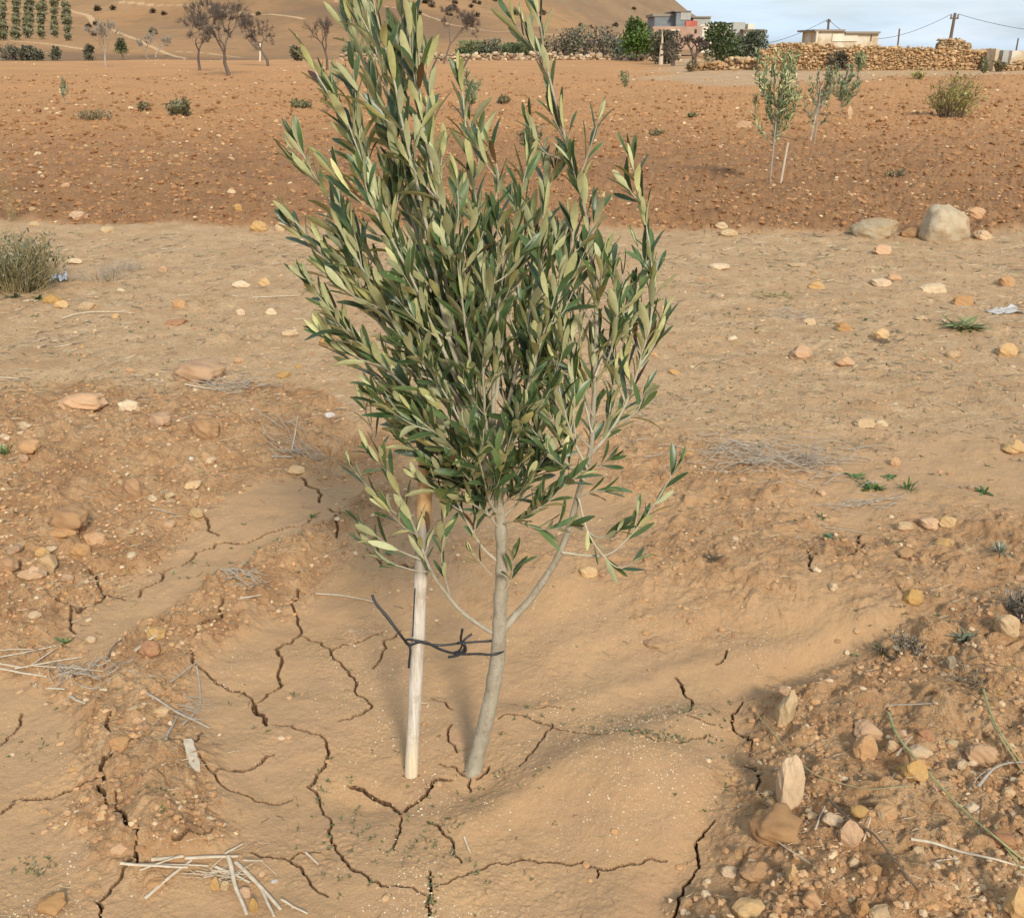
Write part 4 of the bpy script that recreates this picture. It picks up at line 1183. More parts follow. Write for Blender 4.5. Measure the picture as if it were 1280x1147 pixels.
# crown limbs, fanning up to the left and out of the trunk's top
CROWN = [
 ([(556, 330), (522, 230), (490, 130), (468, 50), (452, -10)], 0, .04, .0036, 6),
 ([(566, 320), (542, 220), (522, 120), (512, 40), (505, -20)], 0, -.05, .0036, 6),
 ([(606, 600), (550, 545), (500, 492), (462, 445)], 0, .03, .0036, 5),
 ([(618, 628), (572, 596), (540, 560), (512, 530)], 0, -.12, .0030, 4),
 ([(622, 640), (600, 615), (590, 590), (572, 560)], 0, -.16, .0028, 4),
 ([(520, 340), (470, 240), (440, 170), (412, 105)], 0, -.04, .0034, 5),
 ([(632, 520), (655, 420), (672, 330), (682, 245), (676, 190)], 0, .06, .0046, 6),
 ([(628, 560), (668, 460), (700, 370), (716, 300), (712, 260)], 0, .02, .0040, 6),
 ([(620, 500), (628, 400), (615, 300), (622, 225), (610, 170)], 0, -.02, .0044, 6),
 ([(600, 500), (590, 380), (560, 280), (545, 200)], 0, -.08, .0040, 6),
 ([(626, 640), (640, 615), (662, 600), (690, 560)], 0, -.06, .0030, 5),
 ([(734, 585), (715, 545), (700, 490), (688, 430)], .0, -.05, .0032, 6),
 ([(730, 600), (700, 570), (672, 545), (655, 520)], .0, -.08, .0028, 5),
 ([(740, 540), (728, 490), (715, 430), (716, 370)], .01, .06, .0030, 6),
 ([(744, 470), (760, 430), (775, 380), (780, 330)], .0, .05, .0028, 5),
 ([(624, 660), (605, 640), (575, 622), (552, 622)], 0, -.12, .0026, 4),
 ([(625, 655), (645, 650), (665, 640), (680, 625)], 0, -.12, .0024, 3),

 ([(617, 610), (590, 530), (560, 445), (525, 352), (482, 262), (432, 155), (384, 72)], 0, .02, .0070, 7),
 ([(612, 560), (570, 450), (535, 340), (500, 220), (465, 110), (432, 8)], 0, .09, .0062, 7),
 ([(614, 560), (582, 470), (560, 370), (545, 270), (525, 150), (508, 55), (494, -25)], 0, .0, .0066, 7),
 ([(606, 540), (562, 425), (537, 300), (507, 170), (482, 60), (464, -20)], 0, -.08, .0060, 7),
 ([(612, 585), (562, 500), (502, 420), (442, 318), (396, 222), (357, 152)], 0, -.06, .0060, 6),
 ([(608, 570), (545, 490), (475, 405), (402, 318), (349, 252)], 0, .06, .0055, 6),
 ([(614, 600), (556, 530), (484, 462), (416, 390), (367, 326)], 0, -.12, .0052, 6),
 ([(616, 622), (565, 565), (500, 500), (446, 440), (402, 380)], 0, .02, .0048, 6),
 ([(618, 545), (596, 420), (600, 300), (586, 190), (573, 92)], 0, .10, .0058, 6),
 ([(617, 560), (618, 440), (630, 335), (652, 240), (664, 195)], 0, -.05, .0055, 6),
 ([(619, 570), (640, 455), (660, 355), (688, 285)], 0, .10, .0048, 6),
 ([(622, 605), (652, 505), (677, 425), (702, 335)], 0, -.10, .0046, 6),
 ([(624, 625), (662, 562), (690, 485), (708, 405)], 0, .04, .0042, 5),
 ([(604, 560), (580, 455), (566, 345), (550, 245), (556, 175)], 0, .14, .0050, 6),
 ([(596, 530), (548, 425), (507, 332), (470, 265), (447, 205)], 0, -.14, .0050, 6),
 ([(588, 520), (525, 420), (478, 345), (436, 285), (420, 240)], 0, .12, .0044, 6),
 ([(614, 585), (604, 480), (612, 385), (628, 305)], 0, -.15, .0044, 6),
 ([(614, 615), (585, 545), (543, 472), (505, 425)], 0, -.18, .0040, 6),
 ([(616, 625), (565, 575), (515, 532), (474, 505)], 0, -.10, .0036, 5),
 ([(621, 645), (598, 598), (558, 552), (520, 520)], 0, -.18, .0034, 5),
 ([(622, 640), (630, 585), (640, 540), (655, 500)], 0, -.14, .0034, 5),
 ([(612, 560), (640, 470), (625, 400), (650, 300), (640, 240)], 0, .16, .0044, 6),
 ([(624, 650), (650, 625), (668, 585), (672, 545)], 0, -.03, .0030, 4),
 ([(606, 560), (570, 500), (540, 400), (520, 320)], 0, .18, .0040, 6),
 ([(622, 650), (610, 620), (600, 580), (580, 520)], 0, -.20, .0030, 5),
 ([(600, 540), (585, 430), (575, 330), (600, 260)], 0, -.16, .0040, 6),
 ([(610, 560), (560, 480), (470, 380), (420, 330), (385, 285)], 0, .0, .0044, 6),
 ([(612, 565), (590, 480), (540, 380), (495, 300), (478, 200)], 0, .03, .0044, 7),
]
for line, y0, y1, r0, ns in CROWN:
    (ax_, ay_), (bx_, by_) = line[-2:]; Lp = math.hypot(bx_ - ax_, by_ - ay_); kk_ = 1 - min((0 if by_ < 100 else 30 if bx_ < 400 else 14) / Lp, .5)
    line = line[:-1] + [(ax_ + (bx_ - ax_) * kk_ , ay_ + (by_ - ay_) * kk_)]
    limb('branch', line, y0, y1, r0, .0011, .22, max(3, ns - 1), (.07, .155), .0275, side_from=.2, wind=.16, upb=.18, lmin=.046, lmax=.071)
print('LEAVES', NLEAF)

# ------------------------------------------------------------------ stake and tie
def stake_material():
    m, n, b = mat('peeled_stake')
    tco = n.nodes.new('ShaderNodeTexCoord').outputs['Object']
    z = n.nodes.new('ShaderNodeSeparateXYZ'); n.links.new(tco, z.inputs[0]); z = z.outputs[2]
    mp_ = n.nodes.new('ShaderNodeMapping'); mp_.inputs['Scale'].default_value = (1, 1, .08); n.links.new(tco, mp_.inputs[0])
    g = noise(n, mp_.outputs[0], 110, 5, .65)
    white = ramp(n, g, [(.3, (.33, .27, .20)), (.5, (.56, .50, .41)), (.65, (.66, .61, .52))])
    white = mixc(n, ramp(n, noise(n, tco, 26, 5, .7), [(.5, 0), (.62, .55)]), white, (.36, .29, .2))
    bot = ramp(n, g, [(.3, (.55, .43, .27)), (.6, (.68, .58, .40))])
    grey = ramp(n, g, [(.3, (.20, .17, .13)), (.6, (.36, .31, .25))])
    tan = ramp(n, g, [(.3, (.42, .24, .10)), (.6, (.55, .35, .17))])
    zz = math_(n, 'ADD', z, math_(n, 'MULTIPLY', math_(n, 'SUBTRACT', noise(n, tco, 30, 3), .5), .03))
    def step(a, w=.012):
        x = n.nodes.new('ShaderNodeMapRange'); x.inputs[1].default_value = a - w; x.inputs[2].default_value = a + w
        n.links.new(zz, x.inputs[0]); return x.outputs[0]
    c = mixc(n, step(.09, .05), bot, white)
    c = mixc(n, step(Z_GREY), c, grey); c = mixc(n, step(Z_TAN), c, tan); c = mixc(n, step(Z_TOP, .02), c, grey)
    n.links.new(c, b.inputs['Base Color']); b.inputs['Roughness'].default_value = .75; b.inputs['Specular IOR Level'].default_value = .25
    bump(n, b, g, .5, .0015)
    return m
SL = P(513, 967, False)
SY = SL.y
sline = [(513, 1000), (514, 965), (518, 880), (523, 790), (526, 715), (530, 640), (533, 560), (535, 500), (536, 484)]
s3 = [np.array(at(a, b2, SY)) for a, b2 in sline]
s3[0] = np.array(SL) + np.array((0, 0, -.06))
Z_GREY = float(at(526, 716, SY).z - SL.z); Z_TAN = float(at(530, 648, SY).z - SL.z); Z_TOP = float(at(534, 555, SY).z - SL.z)
sp = spline(s3, .01)
u = np.linspace(0, 1, len(sp))
mbs = MB(); tube(mbs, sp, 0.0148 + .0016 * perlin(u * 9, u * 0 + .7) - .0005 * u, 16)
stk = mbs.build('stake', stake_material(), None, tuple(SL))
tag(stk, 'straight peeled stake, whitish below and brown above, standing left of the olive trunk', 'stake')

m, n, b = mat('black_rubber'); b.inputs['Base Color'].default_value = (.018, .018, .02, 1); b.inputs['Roughness'].default_value = .5
M_RUB = m
def strand(mb, line, r=.0024):
    q = spline([np.array(at(a, c, y)) for a, c, y in line], .006)
    tube(mb, q, r * (1 + .18 * perlin(np.arange(len(q)) * .7, np.zeros(len(q)) + .4)), 7)
tl = at(565, 808, SY)
tie = empty('tie', tl, 'black rubber tie looped round trunk and stake with knotted loose ends', 'tie')
yS, yT = SY, TY + .012
mb1 = MB()
strand(mb1, [(513, 806, yS - .004), (507, 803, yS - .006), (509, 799, yS - .020), (524, 801, yS - .023), (537, 805, yS - .014), (555, 806, yS - .01), (580, 803, yT - .01), (612, 801, yT - .004), (614, 800, yT + .02)], .0026)
strand(mb1, [(508, 803, yS - .012), (512, 806, yS - .022), (530, 802, yS - .020), (552, 812, yS - .012), (573, 817, yT - .014), (600, 817, yT - .02), (616, 818, yT - .024), (628, 814, yT - .012), (629, 809, yT + .008)], .0028)
mb1.build('loop', M_RUB, tie, tuple(tl))
mb1 = MB(); strand(mb1, [(508, 803, yS - .014), (499, 791, yS - .02), (484, 771, yS - .01), (470, 754, yS), (465, 743, yS + .01)], .0032)
mb1.build('loose_end', M_RUB, tie, tuple(tl))
mb1 = MB(); strand(mb1, [(510, 803, yS - .016), (513, 812, yS - .021), (512, 822, yS - .020), (511, 834, yS - .019)], .0026)
strand(mb1, [(516, 795, yS - .017), (517, 770, yS - .017), (518, 748, yS - .016), (519, 735, yS - .015)], .0012)
mb1.build('loose_end', M_RUB, tie, tuple(tl))
mb1 = MB()
strand(mb1, [(578, 786, yT - .02), (576, 800, yT - .016), (581, 808, yT - .018), (574, 818, yT - .02), (560, 821, yT - .02)], .0028)
strand(mb1, [(590, 792, yT - .01), (580, 800, yT - .018), (575, 812, yT - .02), (566, 816, yT - .014)], .0026)
strand(mb1, [(572, 803, yT - .02), (580, 804, yT - .026), (582, 814, yT - .022), (574, 815, yT - .014)], .0028)
mb1.build('knot', M_RUB, tie, tuple(tl))
# ------------------------------------------------------------------ dry stalks, twigs and litter lying about
def plain(name, cols, rough=.85):
    m, n, b = mat(name)
    g = n.nodes.new('ShaderNodeTexCoord').outputs['Object']
    c = ramp(n, noise(n, g, 60, 4, .65), [(.3, cols[0]), (.7, cols[1])])
    n.links.new(c, b.inputs['Base Color']); b.inputs['Roughness'].default_value = rough; b.inputs['Specular IOR Level'].default_value = .2
    bump(n, b, noise(n, g, 220, 3, .6), .4, .0006)
    return m
M_STRAW = plain('dry_straw', ((.42, .33, .22), (.62, .52, .38)))
M_GREYTW = plain('grey_twig', ((.28, .23, .17), (.46, .39, .30)))
M_DARKTW = plain('dark_twig', ((.10, .07, .045), (.20, .14, .09)))
M_GRNST = plain('green_stem', ((.22, .215, .085), (.38, .34, .16)))
M_OLVST = plain('faded_stem', ((.28, .23, .10), (.36, .29, .15)))
def stalk(line, wpx, m, label, name='dry_stalk', cat='stalk', group=None, lift=.004, arch=0.0, squash=.6):
    pts = []
    n = len(line)
    for k, (px, py) in enumerate(line):
        p = P(px, py); t = k / max(n - 1, 1)
        z = p.z + lift + arch * math.sin(math.pi * t)
        pts.append((p.x, p.y, z))
    pts = np.array(pts)
    if n == 2:                                     # a stiff stalk lies straight, on the higher of its ends
        q = np.linspace(0, 1, 8)[:, None]; L_ = np.linalg.norm(pts[1] - pts[0]); rb = random.Random(int(line[0][0] * 7 + line[1][1])); pv = np.array((-(pts[1] - pts[0])[1], (pts[1] - pts[0])[0], 0)); bw = rb.uniform(-.018, .018); kn = rb.uniform(-.02, .02)
        pts = pts[0] + (pts[1] - pts[0]) * q + pv * (np.sin(q * math.pi) * bw + np.sin(q * 9) * kn * .4)
        hz = H(pts[:, 0], pts[:, 1]); pts[:, 2] += max(0, (hz - pts[:, 2] + lift).max())
    sp = spline(pts, .008)
    sl = math.sqrt(float((sp[:, 0] ** 2 + sp[:, 1] ** 2).mean()) + CAMZ ** 2)
    r = wpx * sl / F * .5
    u = np.linspace(0, 1, len(sp))
    mb = MB(); tube(mb, sp, np.maximum(r * (1 - .35 * u) * (1 + .12 * perlin(u * 14 + pts[0][0] * 9, u * 0 + .4)), .0004), 7, squash=squash)
    c = tuple(sp[len(sp) // 2])
    o = mb.build(name, m, None, c)
    return tag(o, label, cat, group)
G1 = 'dry reeds heaped at the lower left'
REEDS = [([(190,1077),(230,1073)], 6, 'thick short dry reed at the upper left end of the heap'), ([(232,1076),(298,1073)], 5, 'pale reed lying level along the top of the heap'),
 ([(282,1072),(304,1060)], 3, 'short reed end pointing up right out of the heap'), ([(153,1090),(237,1095)], 4, 'lowest of the level reeds, reaching farthest left across a crack'),
 ([(168,1087),(261,1088)], 3, 'thin level reed in the middle of the left half of the heap'), ([(182,1127),(240,1079)], 5, 'reed slanting down left away from the heap'),
 ([(177,1098),(223,1081)], 3, 'thin short reed slanting at the left end of the heap'), ([(286,1076),(309,1149)], 5.5, 'steep straight reed running down to the bottom border'),
 ([(295,1079),(351,1138)], 5.5, 'long reed slanting down right from the heap'), ([(270,1086),(313,1106)], 4, 'short reed under the steep one, slanting down right'),
 ([(327,1116),(343,1150)], 4, 'steep short reed branching off the long right one'), ([(305,1082),(330,1083)], 2, 'thin straw sticking out level to the right of the heap'),
 ([(263,1088),(279,1073)], 2, 'tiny straw crossing the middle of the heap'), ([(352,1128),(385,1146)], 3, 'thin reed at the far right end of the heap')]
for k, (l, w, lab) in enumerate(REEDS): stalk(l, w, M_STRAW, lab, 'dry_reed', 'reed', G1, .004 + .003 * (k % 4))
stalk([(382,1067),(398,1082)], 3, M_STRAW, 'single short straw bit in a crack right of the reeds')
stalk([(395,743),(430,748),(470,754)], 2.6, M_STRAW, 'straw lying on the mud left of the stake and tie', arch=.006)
G2 = 'crossed twigs left of the basin'
for l, w, lab in (([(184,871),(262,914)], 3.2, 'long twig of the crossed heap, slanting down right'), ([(208,926),(226,892)], 3, 'short twig of the crossed heap, pointing down left'),
                  ([(229,908),(251,886)], 3.2, 'short thick twig at the middle of the crossed heap'), ([(246,834),(251,884)], 2.4, 'upright thin twig above the crossed heap'),
                  ([(213,855),(248,828)], 3, 'pale straw above the crossed heap, pointing up right')): stalk(l, w, M_GREYTW, lab, 'twig', 'twig', G2, .006)
stalk([(170,818),(198,798)], 5, M_STRAW, 'broad pale straw leaning on the brick-red stone')
stalk([(130,836),(142,815),(157,797)], 2.6, M_DARKTW, 'dark forked twig left of the brick-red stone', 'twig', 'twig', arch=.01)
G3 = 'straws at the left border'
for l, w, lab in (([(-10,828),(72,814)], 2.4, 'long thin straw at the left border rising to the right'), ([(0,840),(60,853)], 3.2, 'bent pale straw lowest at the left border'),
                  ([(20,843),(105,828)], 2.6, 'straw crossing the middle of the straw patch'), ([(40,834),(130,841)], 2, 'thin level straw ending at the dark twig'),
                  ([(-4,815),(42,814)], 2, 'level straw topmost at the left border'), ([(34,838),(72,813)], 2.4, 'short straw crossing the others steeply'),
                  ([(0,832),(30,837)], 3, 'thick straw end cut by the left border'), ([(88,872),(106,881)], 4, 'short pale reed bit below the straw patch'), ([(60,866),(82,868)], 3.4, 'flat pale chip of reed below the straw patch')):
    stalk(l, w, M_STRAW, lab, 'dry_stalk', 'stalk', G3, .005)
stalk([(1035,1000),(1062,1030),(1090,1048),(1125,1090),(1157,1125)], 3.6, M_DARKTW, 'dark twig slanting down through the rough bank', 'twig', 'twig', arch=.008)
stalk([(945,893),(962,915),(985,945),(1015,973),(1050,986),(1085,992),(1125,987),(1157,984)], 2.6, M_OLVST, 'long curved brownish stem from the rim across the bank', 'stem', 'stem', arch=.012)
stalk([(1110,892),(1120,925),(1140,955),(1170,990),(1205,1025),(1243,1053),(1285,1082)], 4, M_GRNST, 'long green stem arching across the lower right bank', 'stem', 'stem', arch=.02)
stalk([(1228,862),(1236,900),(1250,928),(1290,975)], 3, M_GRNST, 'upper green stem at the right border, the higher of two', 'stem', 'stem', arch=.02)
stalk([(1238,900),(1246,925),(1262,950),(1290,985)], 2.6, M_OLVST, 'thin yellowish stem alongside the upper green one', 'stem', 'stem', arch=.014)
stalk([(1138,1050),(1165,1060),(1200,1071),(1240,1080),(1280,1086)], 4, M_STRAW, 'bare pale stem lying level near the lower right corner', 'stem', 'stem', arch=.01)
stalk([(1170,1078),(1195,1074)], 2, M_STRAW, 'small side straw just below the bare pale stem')
stalk([(1222,985),(1240,970),(1262,963),(1290,955)], 3.4, M_GREYTW, 'curved grey branch reaching in from the right border', 'twig', 'twig', arch=.02)
stalk([(1212,988),(1222,973),(1236,962)], 2.2, M_GREYTW, 'short side twig of the grey branch at the right border', 'twig', 'twig')
stalk([(1243,1035),(1253,1062),(1290,1108)], 3.2, M_GRNST, 'green stem in the lower right corner crossing the pale one', 'stem', 'stem', arch=.01)
stalk([(1222,1045),(1226,1005),(1230,960)], 2, M_DARKTW, 'thin brown upright twig by the long green stem', 'twig', 'twig')
stalk([(1112,883),(1165,881)], 2.4, M_GREYTW, 'grey straight twig above the rough bank stones', 'twig', 'twig')
stalk([(960,1047),(1012,1081)], 2, M_STRAW, 'straight straw below the large clod')
stalk([(1018,1042),(1030,1013)], 2.2, M_STRAW, 'short straw right of the large clod')
stalk([(1078,1058),(1087,1028)], 1.8, M_STRAW, 'short straw right of the brown angular stone')
stalk([(1118,955),(1138,930)], 2.4, M_GREYTW, 'grey twig bit left of the sloping ochre stone', 'twig', 'twig')
stalk([(78,399),(100,394),(130,392),(168,392)], 2.4, M_STRAW, 'long curved straw on the path below the grey shrub', arch=.008)
stalk([(315,373),(375,370)], 2.2, M_STRAW, 'straight straw on the path left of the crown')
stalk([(-5,473),(24,475)], 2.6, M_STRAW, 'grey straw at the left border above the gravel mound')
stalk([(68,435),(88,432),(110,426)], 2, M_STRAW, 'short bent straw on the left path')
stalk([(190,640),(218,647)], 2, M_GREYTW, 'forked grey twig on the lower gravel mound', 'twig', 'twig')
stalk([(300,749),(326,745)], 3, M_STRAW, 'short pale straw on the ridge above the cracked mud')
stalk([(232,482),(272,489)], 3.4, M_STRAW, 'pale broken reed below the big brown clod')
stalk([(240,478),(290,484)], 2.4, M_GREYTW, 'thin grey twig just below the big brown clod', 'twig', 'twig')
stalk([(364,568),(370,545),(372,522)], 2.2, M_STRAW, 'upright straw leaning in the shaded pit', arch=.02)
stalk([(340,572),(366,573)], 3.2, M_GREYTW, 'grey twig lying at the mouth of the shaded pit', 'twig', 'twig')
stalk([(1030,660),(1060,664),(1085,668)], 1.6, M_GREYTW, 'fine grey twig on the bank below the weeds', 'twig', 'twig')
stalk([(580,1047),(584,1058),(588,1068)], 2.6, M_STRAW, 'small straw standing in the mud below the trunk')
# flat splinter of wood
pa, pb = P(236, 933), P(246, 964)
mb = MB(); Lw = (pb - pa).length
V, Fc = ICO[0]
sec = []
for k in range(9):
    t = k / 8; w = .0105 * (1 + .12 * math.sin(k * 2.3)) * (.75 if k in (0, 8) else 1)
    c = pa.lerp(pb, t) + Vector((0, 0, .020 - .016 * t)); sd = Vector((pb.y - pa.y, -(pb.x - pa.x), 0)).normalized()
    for s_, zz in ((-1, .0), (1, .004), (1, -.006), (-1, -.009)): sec.append(tuple(c + sd * s_ * w + Vector((0, 0, zz))))
fw = [(k * 4 + j, k * 4 + (j + 1) % 4, k * 4 + 4 + (j + 1) % 4, k * 4 + 4 + j) for k in range(8) for j in range(4)] + [(3, 2, 1, 0), (32, 33, 34, 35)]
mb.add(sec, fw)
tag(mb.build('wood_splinter', M_STRAW, None, tuple(pa), smooth=False), 'flat pale splinter of wood stuck slanting in the mud beside a thin crack', 'wood splinter')

def twig_mat(px, py, wpx, hpx, n, m, label, name, cat, seed, lpx=(12, 40), rise=.03, thick=1.1, bent=.3, dirx=1.0):
    """a tangle of thin dead twigs lying on the ground"""
    r = random.Random(seed); mb = MB()
    c0 = P(px, py)
    for k in range(n):
        qx, qy = px + r.gauss(0, .28) * wpx, py + r.gauss(0, .28) * hpx
        p = g0(qx, qy); sl = math.hypot(math.hypot(*p), CAMZ)
        L = r.uniform(*lpx) * sl / F; a = r.uniform(-.6, .6) * dirx + (math.pi if r.random() < .5 else 0) if dirx < 2 else r.uniform(0, 6.28)
        bx = r.uniform(-bent, bent); pts = []
        z0, z1 = r.uniform(0, rise) * .4, r.uniform(0, rise)
        for t in (0, .33, .66, 1):
            x = p[0] + math.cos(a + bx * t) * L * t; y = p[1] + math.sin(a + bx * t) * L * t
            pts.append((x, y, float(H(x, y)[0]) + .003 + z0 + (z1 - z0) * t + r.uniform(0, .004)))
        sp = spline(pts, L / 6)
        rr = thick * sl / F * .5 * r.uniform(.5, 1.2)
        tube(mb, sp, np.linspace(rr, rr * .4, len(sp)), 5, cap=False)
    return tag(mb.build(name, m, None, tuple(c0)), label, cat)
twig_mat(955, 583, 190, 44, 190, M_GREYTW, 'wide mat of dead grey twigs on the bare ground right of the tree', 'dead_brush', 'brush', 1, (18, 60), .05, 1.3, .7)
twig_mat(1085, 632, 60, 12, 30, M_GREYTW, 'small mat of grey twigs below the green weeds', 'dead_brush', 'brush', 2, (12, 34), .02, 1.3, .5)
twig_mat(290, 484, 90, 16, 60, M_GREYTW, 'low tangle of grey twigs at the top of the gravel mound', 'dead_brush', 'brush', 3, (10, 34), .05, 1.3, .6)
twig_mat(110, 850, 90, 26, 70, M_GREYTW, 'heap of broken dry leaves and straw on the left ridge', 'dead_brush', 'brush', 4, (7, 22), .02, 1.6, .8)
twig_mat(305, 737, 46, 18, 70, M_GREYTW, 'small dark heap of chaff on the ridge left of the tie', 'dead_brush', 'brush', 5, (6, 18), .015, 1.2, .8)
twig_mat(372, 560, 60, 40, 45, M_GREYTW, 'thin dead stems caught in the shaded pit', 'dead_brush', 'brush', 6, (10, 34), .06, 1.2, .5)
twig_mat(237, 893, 34, 26, 26, M_GREYTW, 'fine fibres around the crossed twigs', 'dead_brush', 'brush', 7, (8, 26), .02, 1.2, .5)
twig_mat(265, 1090, 90, 14, 40, M_STRAW, 'fine chaff caught under the heaped reeds', 'dead_brush', 'brush', 8, (8, 26), .012, 1.2, .5)
twig_mat(1000, 395, 60, 20, 34, M_GREYTW, 'sparse grey stems on the path below the ochre stone', 'dead_brush', 'brush', 9, (8, 26), .04, 1.0, .5)
twig_mat(970, 371, 50, 6, 50, M_OLVST, 'flat strip of withered grass on the right path', 'dead_brush', 'brush', 10, (6, 14), .02, 1.2, .5)
twig_mat(1110, 428, 40, 6, 18, M_DARKTW, 'curled dark twigs at the foot of the yellow-ochre lump', 'dead_brush', 'brush', 11, (12, 26), .02, 1.2, .9)
twig_mat(1215, 880, 70, 40, 26, M_DARKTW, 'scattered dark twigs on the upper right of the bank', 'dead_brush', 'brush', 12, (10, 36), .015, 1.4, .4)

# litter: far too many bits to count
def litter(name, label, n, seed, yr, dens, lpx, wpx, cols, xr=(-160, 1440)):
    x, y = pix_points(n, xr, yr, seed, 1.2)
    r = np.random.RandomState(seed + 1)
    m = masks(x, y); k = r.rand(n) < dens(x, y, *m); x, y = x[k], y[k]; n = len(x)
    sl = np.sqrt(x * x + y * y + CAMZ ** 2)
    L = r.uniform(lpx[0], lpx[1], n) * sl / F; w = r.uniform(.5, 1.1, n) * wpx * sl / F * .5; a = r.normal(0, .9, n)
    d = np.stack([np.cos(a), np.sin(a), r.normal(.05, .12, n)], -1)
    bend = r.normal(0, .3, n)
    s = np.stack([-np.sin(a), np.cos(a), np.zeros(n)], -1)
    z0 = H(x, y) + .003
    c = np.stack([x, y, z0], -1); V = []
    for t in (0, .5, 1):
        o = c + d * (L * t)[:, None] + s * (L * bend * t * t)[:, None]
        o[:, 2] = np.maximum(o[:, 2], z0)
        ww = w * (1 - .5 * t)
        for ang in (90, 210, 330):
            V.append(o + s * (ww * math.cos(R(ang)))[:, None] + np.array((0, 0, 1)) * (ww * math.sin(R(ang)))[:, None])
    V = np.stack(V, 1).reshape(-1, 3)
    q = np.array([(i * 3 + j, i * 3 + (j + 1) % 3, i * 3 + 3 + (j + 1) % 3, i * 3 + 3 + j) for i in range(2) for j in range(3)])
    Fa = (q[None] + (np.arange(n) * 9)[:, None, None]).reshape(-1, 4)
    cc = np.concatenate([palette(n, seed + 5, cols, .2), np.ones((n, 1))], 1).repeat(9, 0)
    tag(obj(name, mesh_from(name, V, [Fa], M_TINT, None, False, {'tint': cc})), label, None, None, 'stuff')
litter('plant_litter', 'countless bits of dry straw and twig strewn over path and banks', 34000, 500, (292, 1180),
       lambda x, y, r, p, q, l: np.clip((q * 1.0 + r * .45) * (.30 + 1.6 * np.maximum(fbm(x * 1.6, y * 1.6, 4, 95), 0)) + .025, 0, 1), (3, 15), 1.15,
       [(.40, .31, .20), (.50, .41, .28), (.22, .16, .10), (.14, .10, .06), (.33, .25, .15), (.25, .22, .11)])

# seedlings: tiny green sprouts, ground cover
def sprouts(name, label, pts, seed, lpx, cols, per=(3, 7)):
    r = np.random.RandomState(seed); mb = MB()
    B_, L_, N_, ln = [], [], [], []
    for (x, y) in pts:
        sl = math.sqrt(x * x + y * y + CAMZ ** 2); z = float(H(x, y)[0])
        for k in range(r.randint(*per)):
            a = r.uniform(0, 6.28); e = r.uniform(.1, 1.2)
            B_.append((x + r.normal() * .003, y + r.normal() * .003, z + .001)); L_.append((math.cos(a) * math.cos(e), math.sin(a) * math.cos(e), math.sin(e)))
            N_.append((0, 0, 1.0)); ln.append(r.uniform(*lpx) * sl / F)
    n = len(ln); ln = np.array(ln); c = np.concatenate([palette(n, seed, cols, .3), np.ones((n, 1))], 1)
    leaf_batch(mb, np.array(B_), np.array(L_), np.array(N_), ln, ln * r.uniform(.25, .5, n), r.uniform(0, .4, n), c, c * np.array((1.1, 1.1, 1.2, 1)))
    return mb.build(name, [M_LTOP, M_LBOT], None, B_[0]) if False else mb, (B_[0])
rr_ = random.Random(9); spt = []
for cx, cy, sx, sy, n_ in ((600, 960, 120, 60, 30), (540, 1050, 80, 60, 46), (455, 1040, 60, 50, 34), (830, 925, 60, 8, 34), (870, 890, 50, 16, 14), (40, 1075, 30, 14, 20), (20, 940, 40, 30, 10), (200, 1010, 16, 8, 8),
                           (1000, 560, 240, 120, 60), (700, 900, 90, 30, 20), (360, 865, 60, 50, 8), (300, 700, 80, 40, 22), (1150, 800, 80, 40, 16), (400, 980, 12, 30, 12), (537, 1110, 5, 20, 12), (905, 960, 40, 60, 12), (470, 690, 20, 12, 10), (150, 400, 200, 60, 40), (1050, 420, 200, 80, 60), (900, 500, 200, 40, 30)):
    for _ in range(n_): spt.append(tuple(g0(cx + rr_.gauss(0, sx * .6), min(cy + rr_.gauss(0, sy * .6), 1180))))
mb, o_ = sprouts('seedlings', '', spt, 21, (2, 4.6), [(.15, .19, .06), (.18, .17, .07), (.20, .18, .09), (.13, .17, .06)], (2, 6))
tag(mb.build('seedlings', [M_LTOP, M_LBOT], None, (0, 0, 0)), 'tiny green and brown seedlings sprinkled over mud and path', None, None, 'stuff')
def weed(px, py, w, label, seed, cols=((.085, .16, .03), (.12, .20, .045)), up=.6, name='weed', leaves=16, wr=.26):
    r = np.random.RandomState(seed); p = P(px, py); sl = math.sqrt(p.x ** 2 + p.y ** 2 + CAMZ ** 2)
    n = leaves; a = r.uniform(0, 6.28, n); e = r.uniform(.15, up * 1.6, n)
    L = np.stack([np.cos(a) * np.cos(e), np.sin(a) * np.cos(e), np.sin(e)], -1)
    B_ = np.array(p) + np.stack([np.cos(a), np.sin(a), a * 0], -1) * .002 + r.normal(size=(n, 3)) * (w * sl / F * .08) * np.array((1, 1, 0))
    ln = r.uniform(.3, .6, n) * w * sl / F
    c = np.concatenate([np.array(cols)[r.randint(0, len(cols), n)] * r.uniform(.7, 1.3, (n, 1)), np.ones((n, 1))], 1)
    mb = MB(); leaf_batch(mb, B_, L, np.tile((0, 0, 1.0), (n, 1)), ln, ln * wr, r.uniform(-.1, .4, n), c, c * np.array((1.2, 1.15, 1.3, 1)))
    return tag(mb.build(name, [M_LTOP, M_LBOT], None, tuple(p)), label, 'weed')
weed(1071, 598, 24, 'green weed under the twig mat, leftmost of the weeds on the bare ground', 1, up=.3)
weed(1086, 611, 26, 'bright green weed just below the first one at the twig mat', 2)
weed(1098, 612, 20, 'smaller green weed touching its neighbour below the twig mat', 3)
weed(1112, 597, 18, 'flat little green weed right of the twig mat', 31, up=.2)
weed(1135, 612, 26, 'upright tufted green weed between the twig mat and the right border', 4, up=.9, wr=.16)
weed(1227, 616, 22, 'bright green weed nearest the right border', 5, up=.6)
weed(8, 568, 24, 'green tuft of blades at the left border on the gravel mound', 6, up=.8, wr=.16)
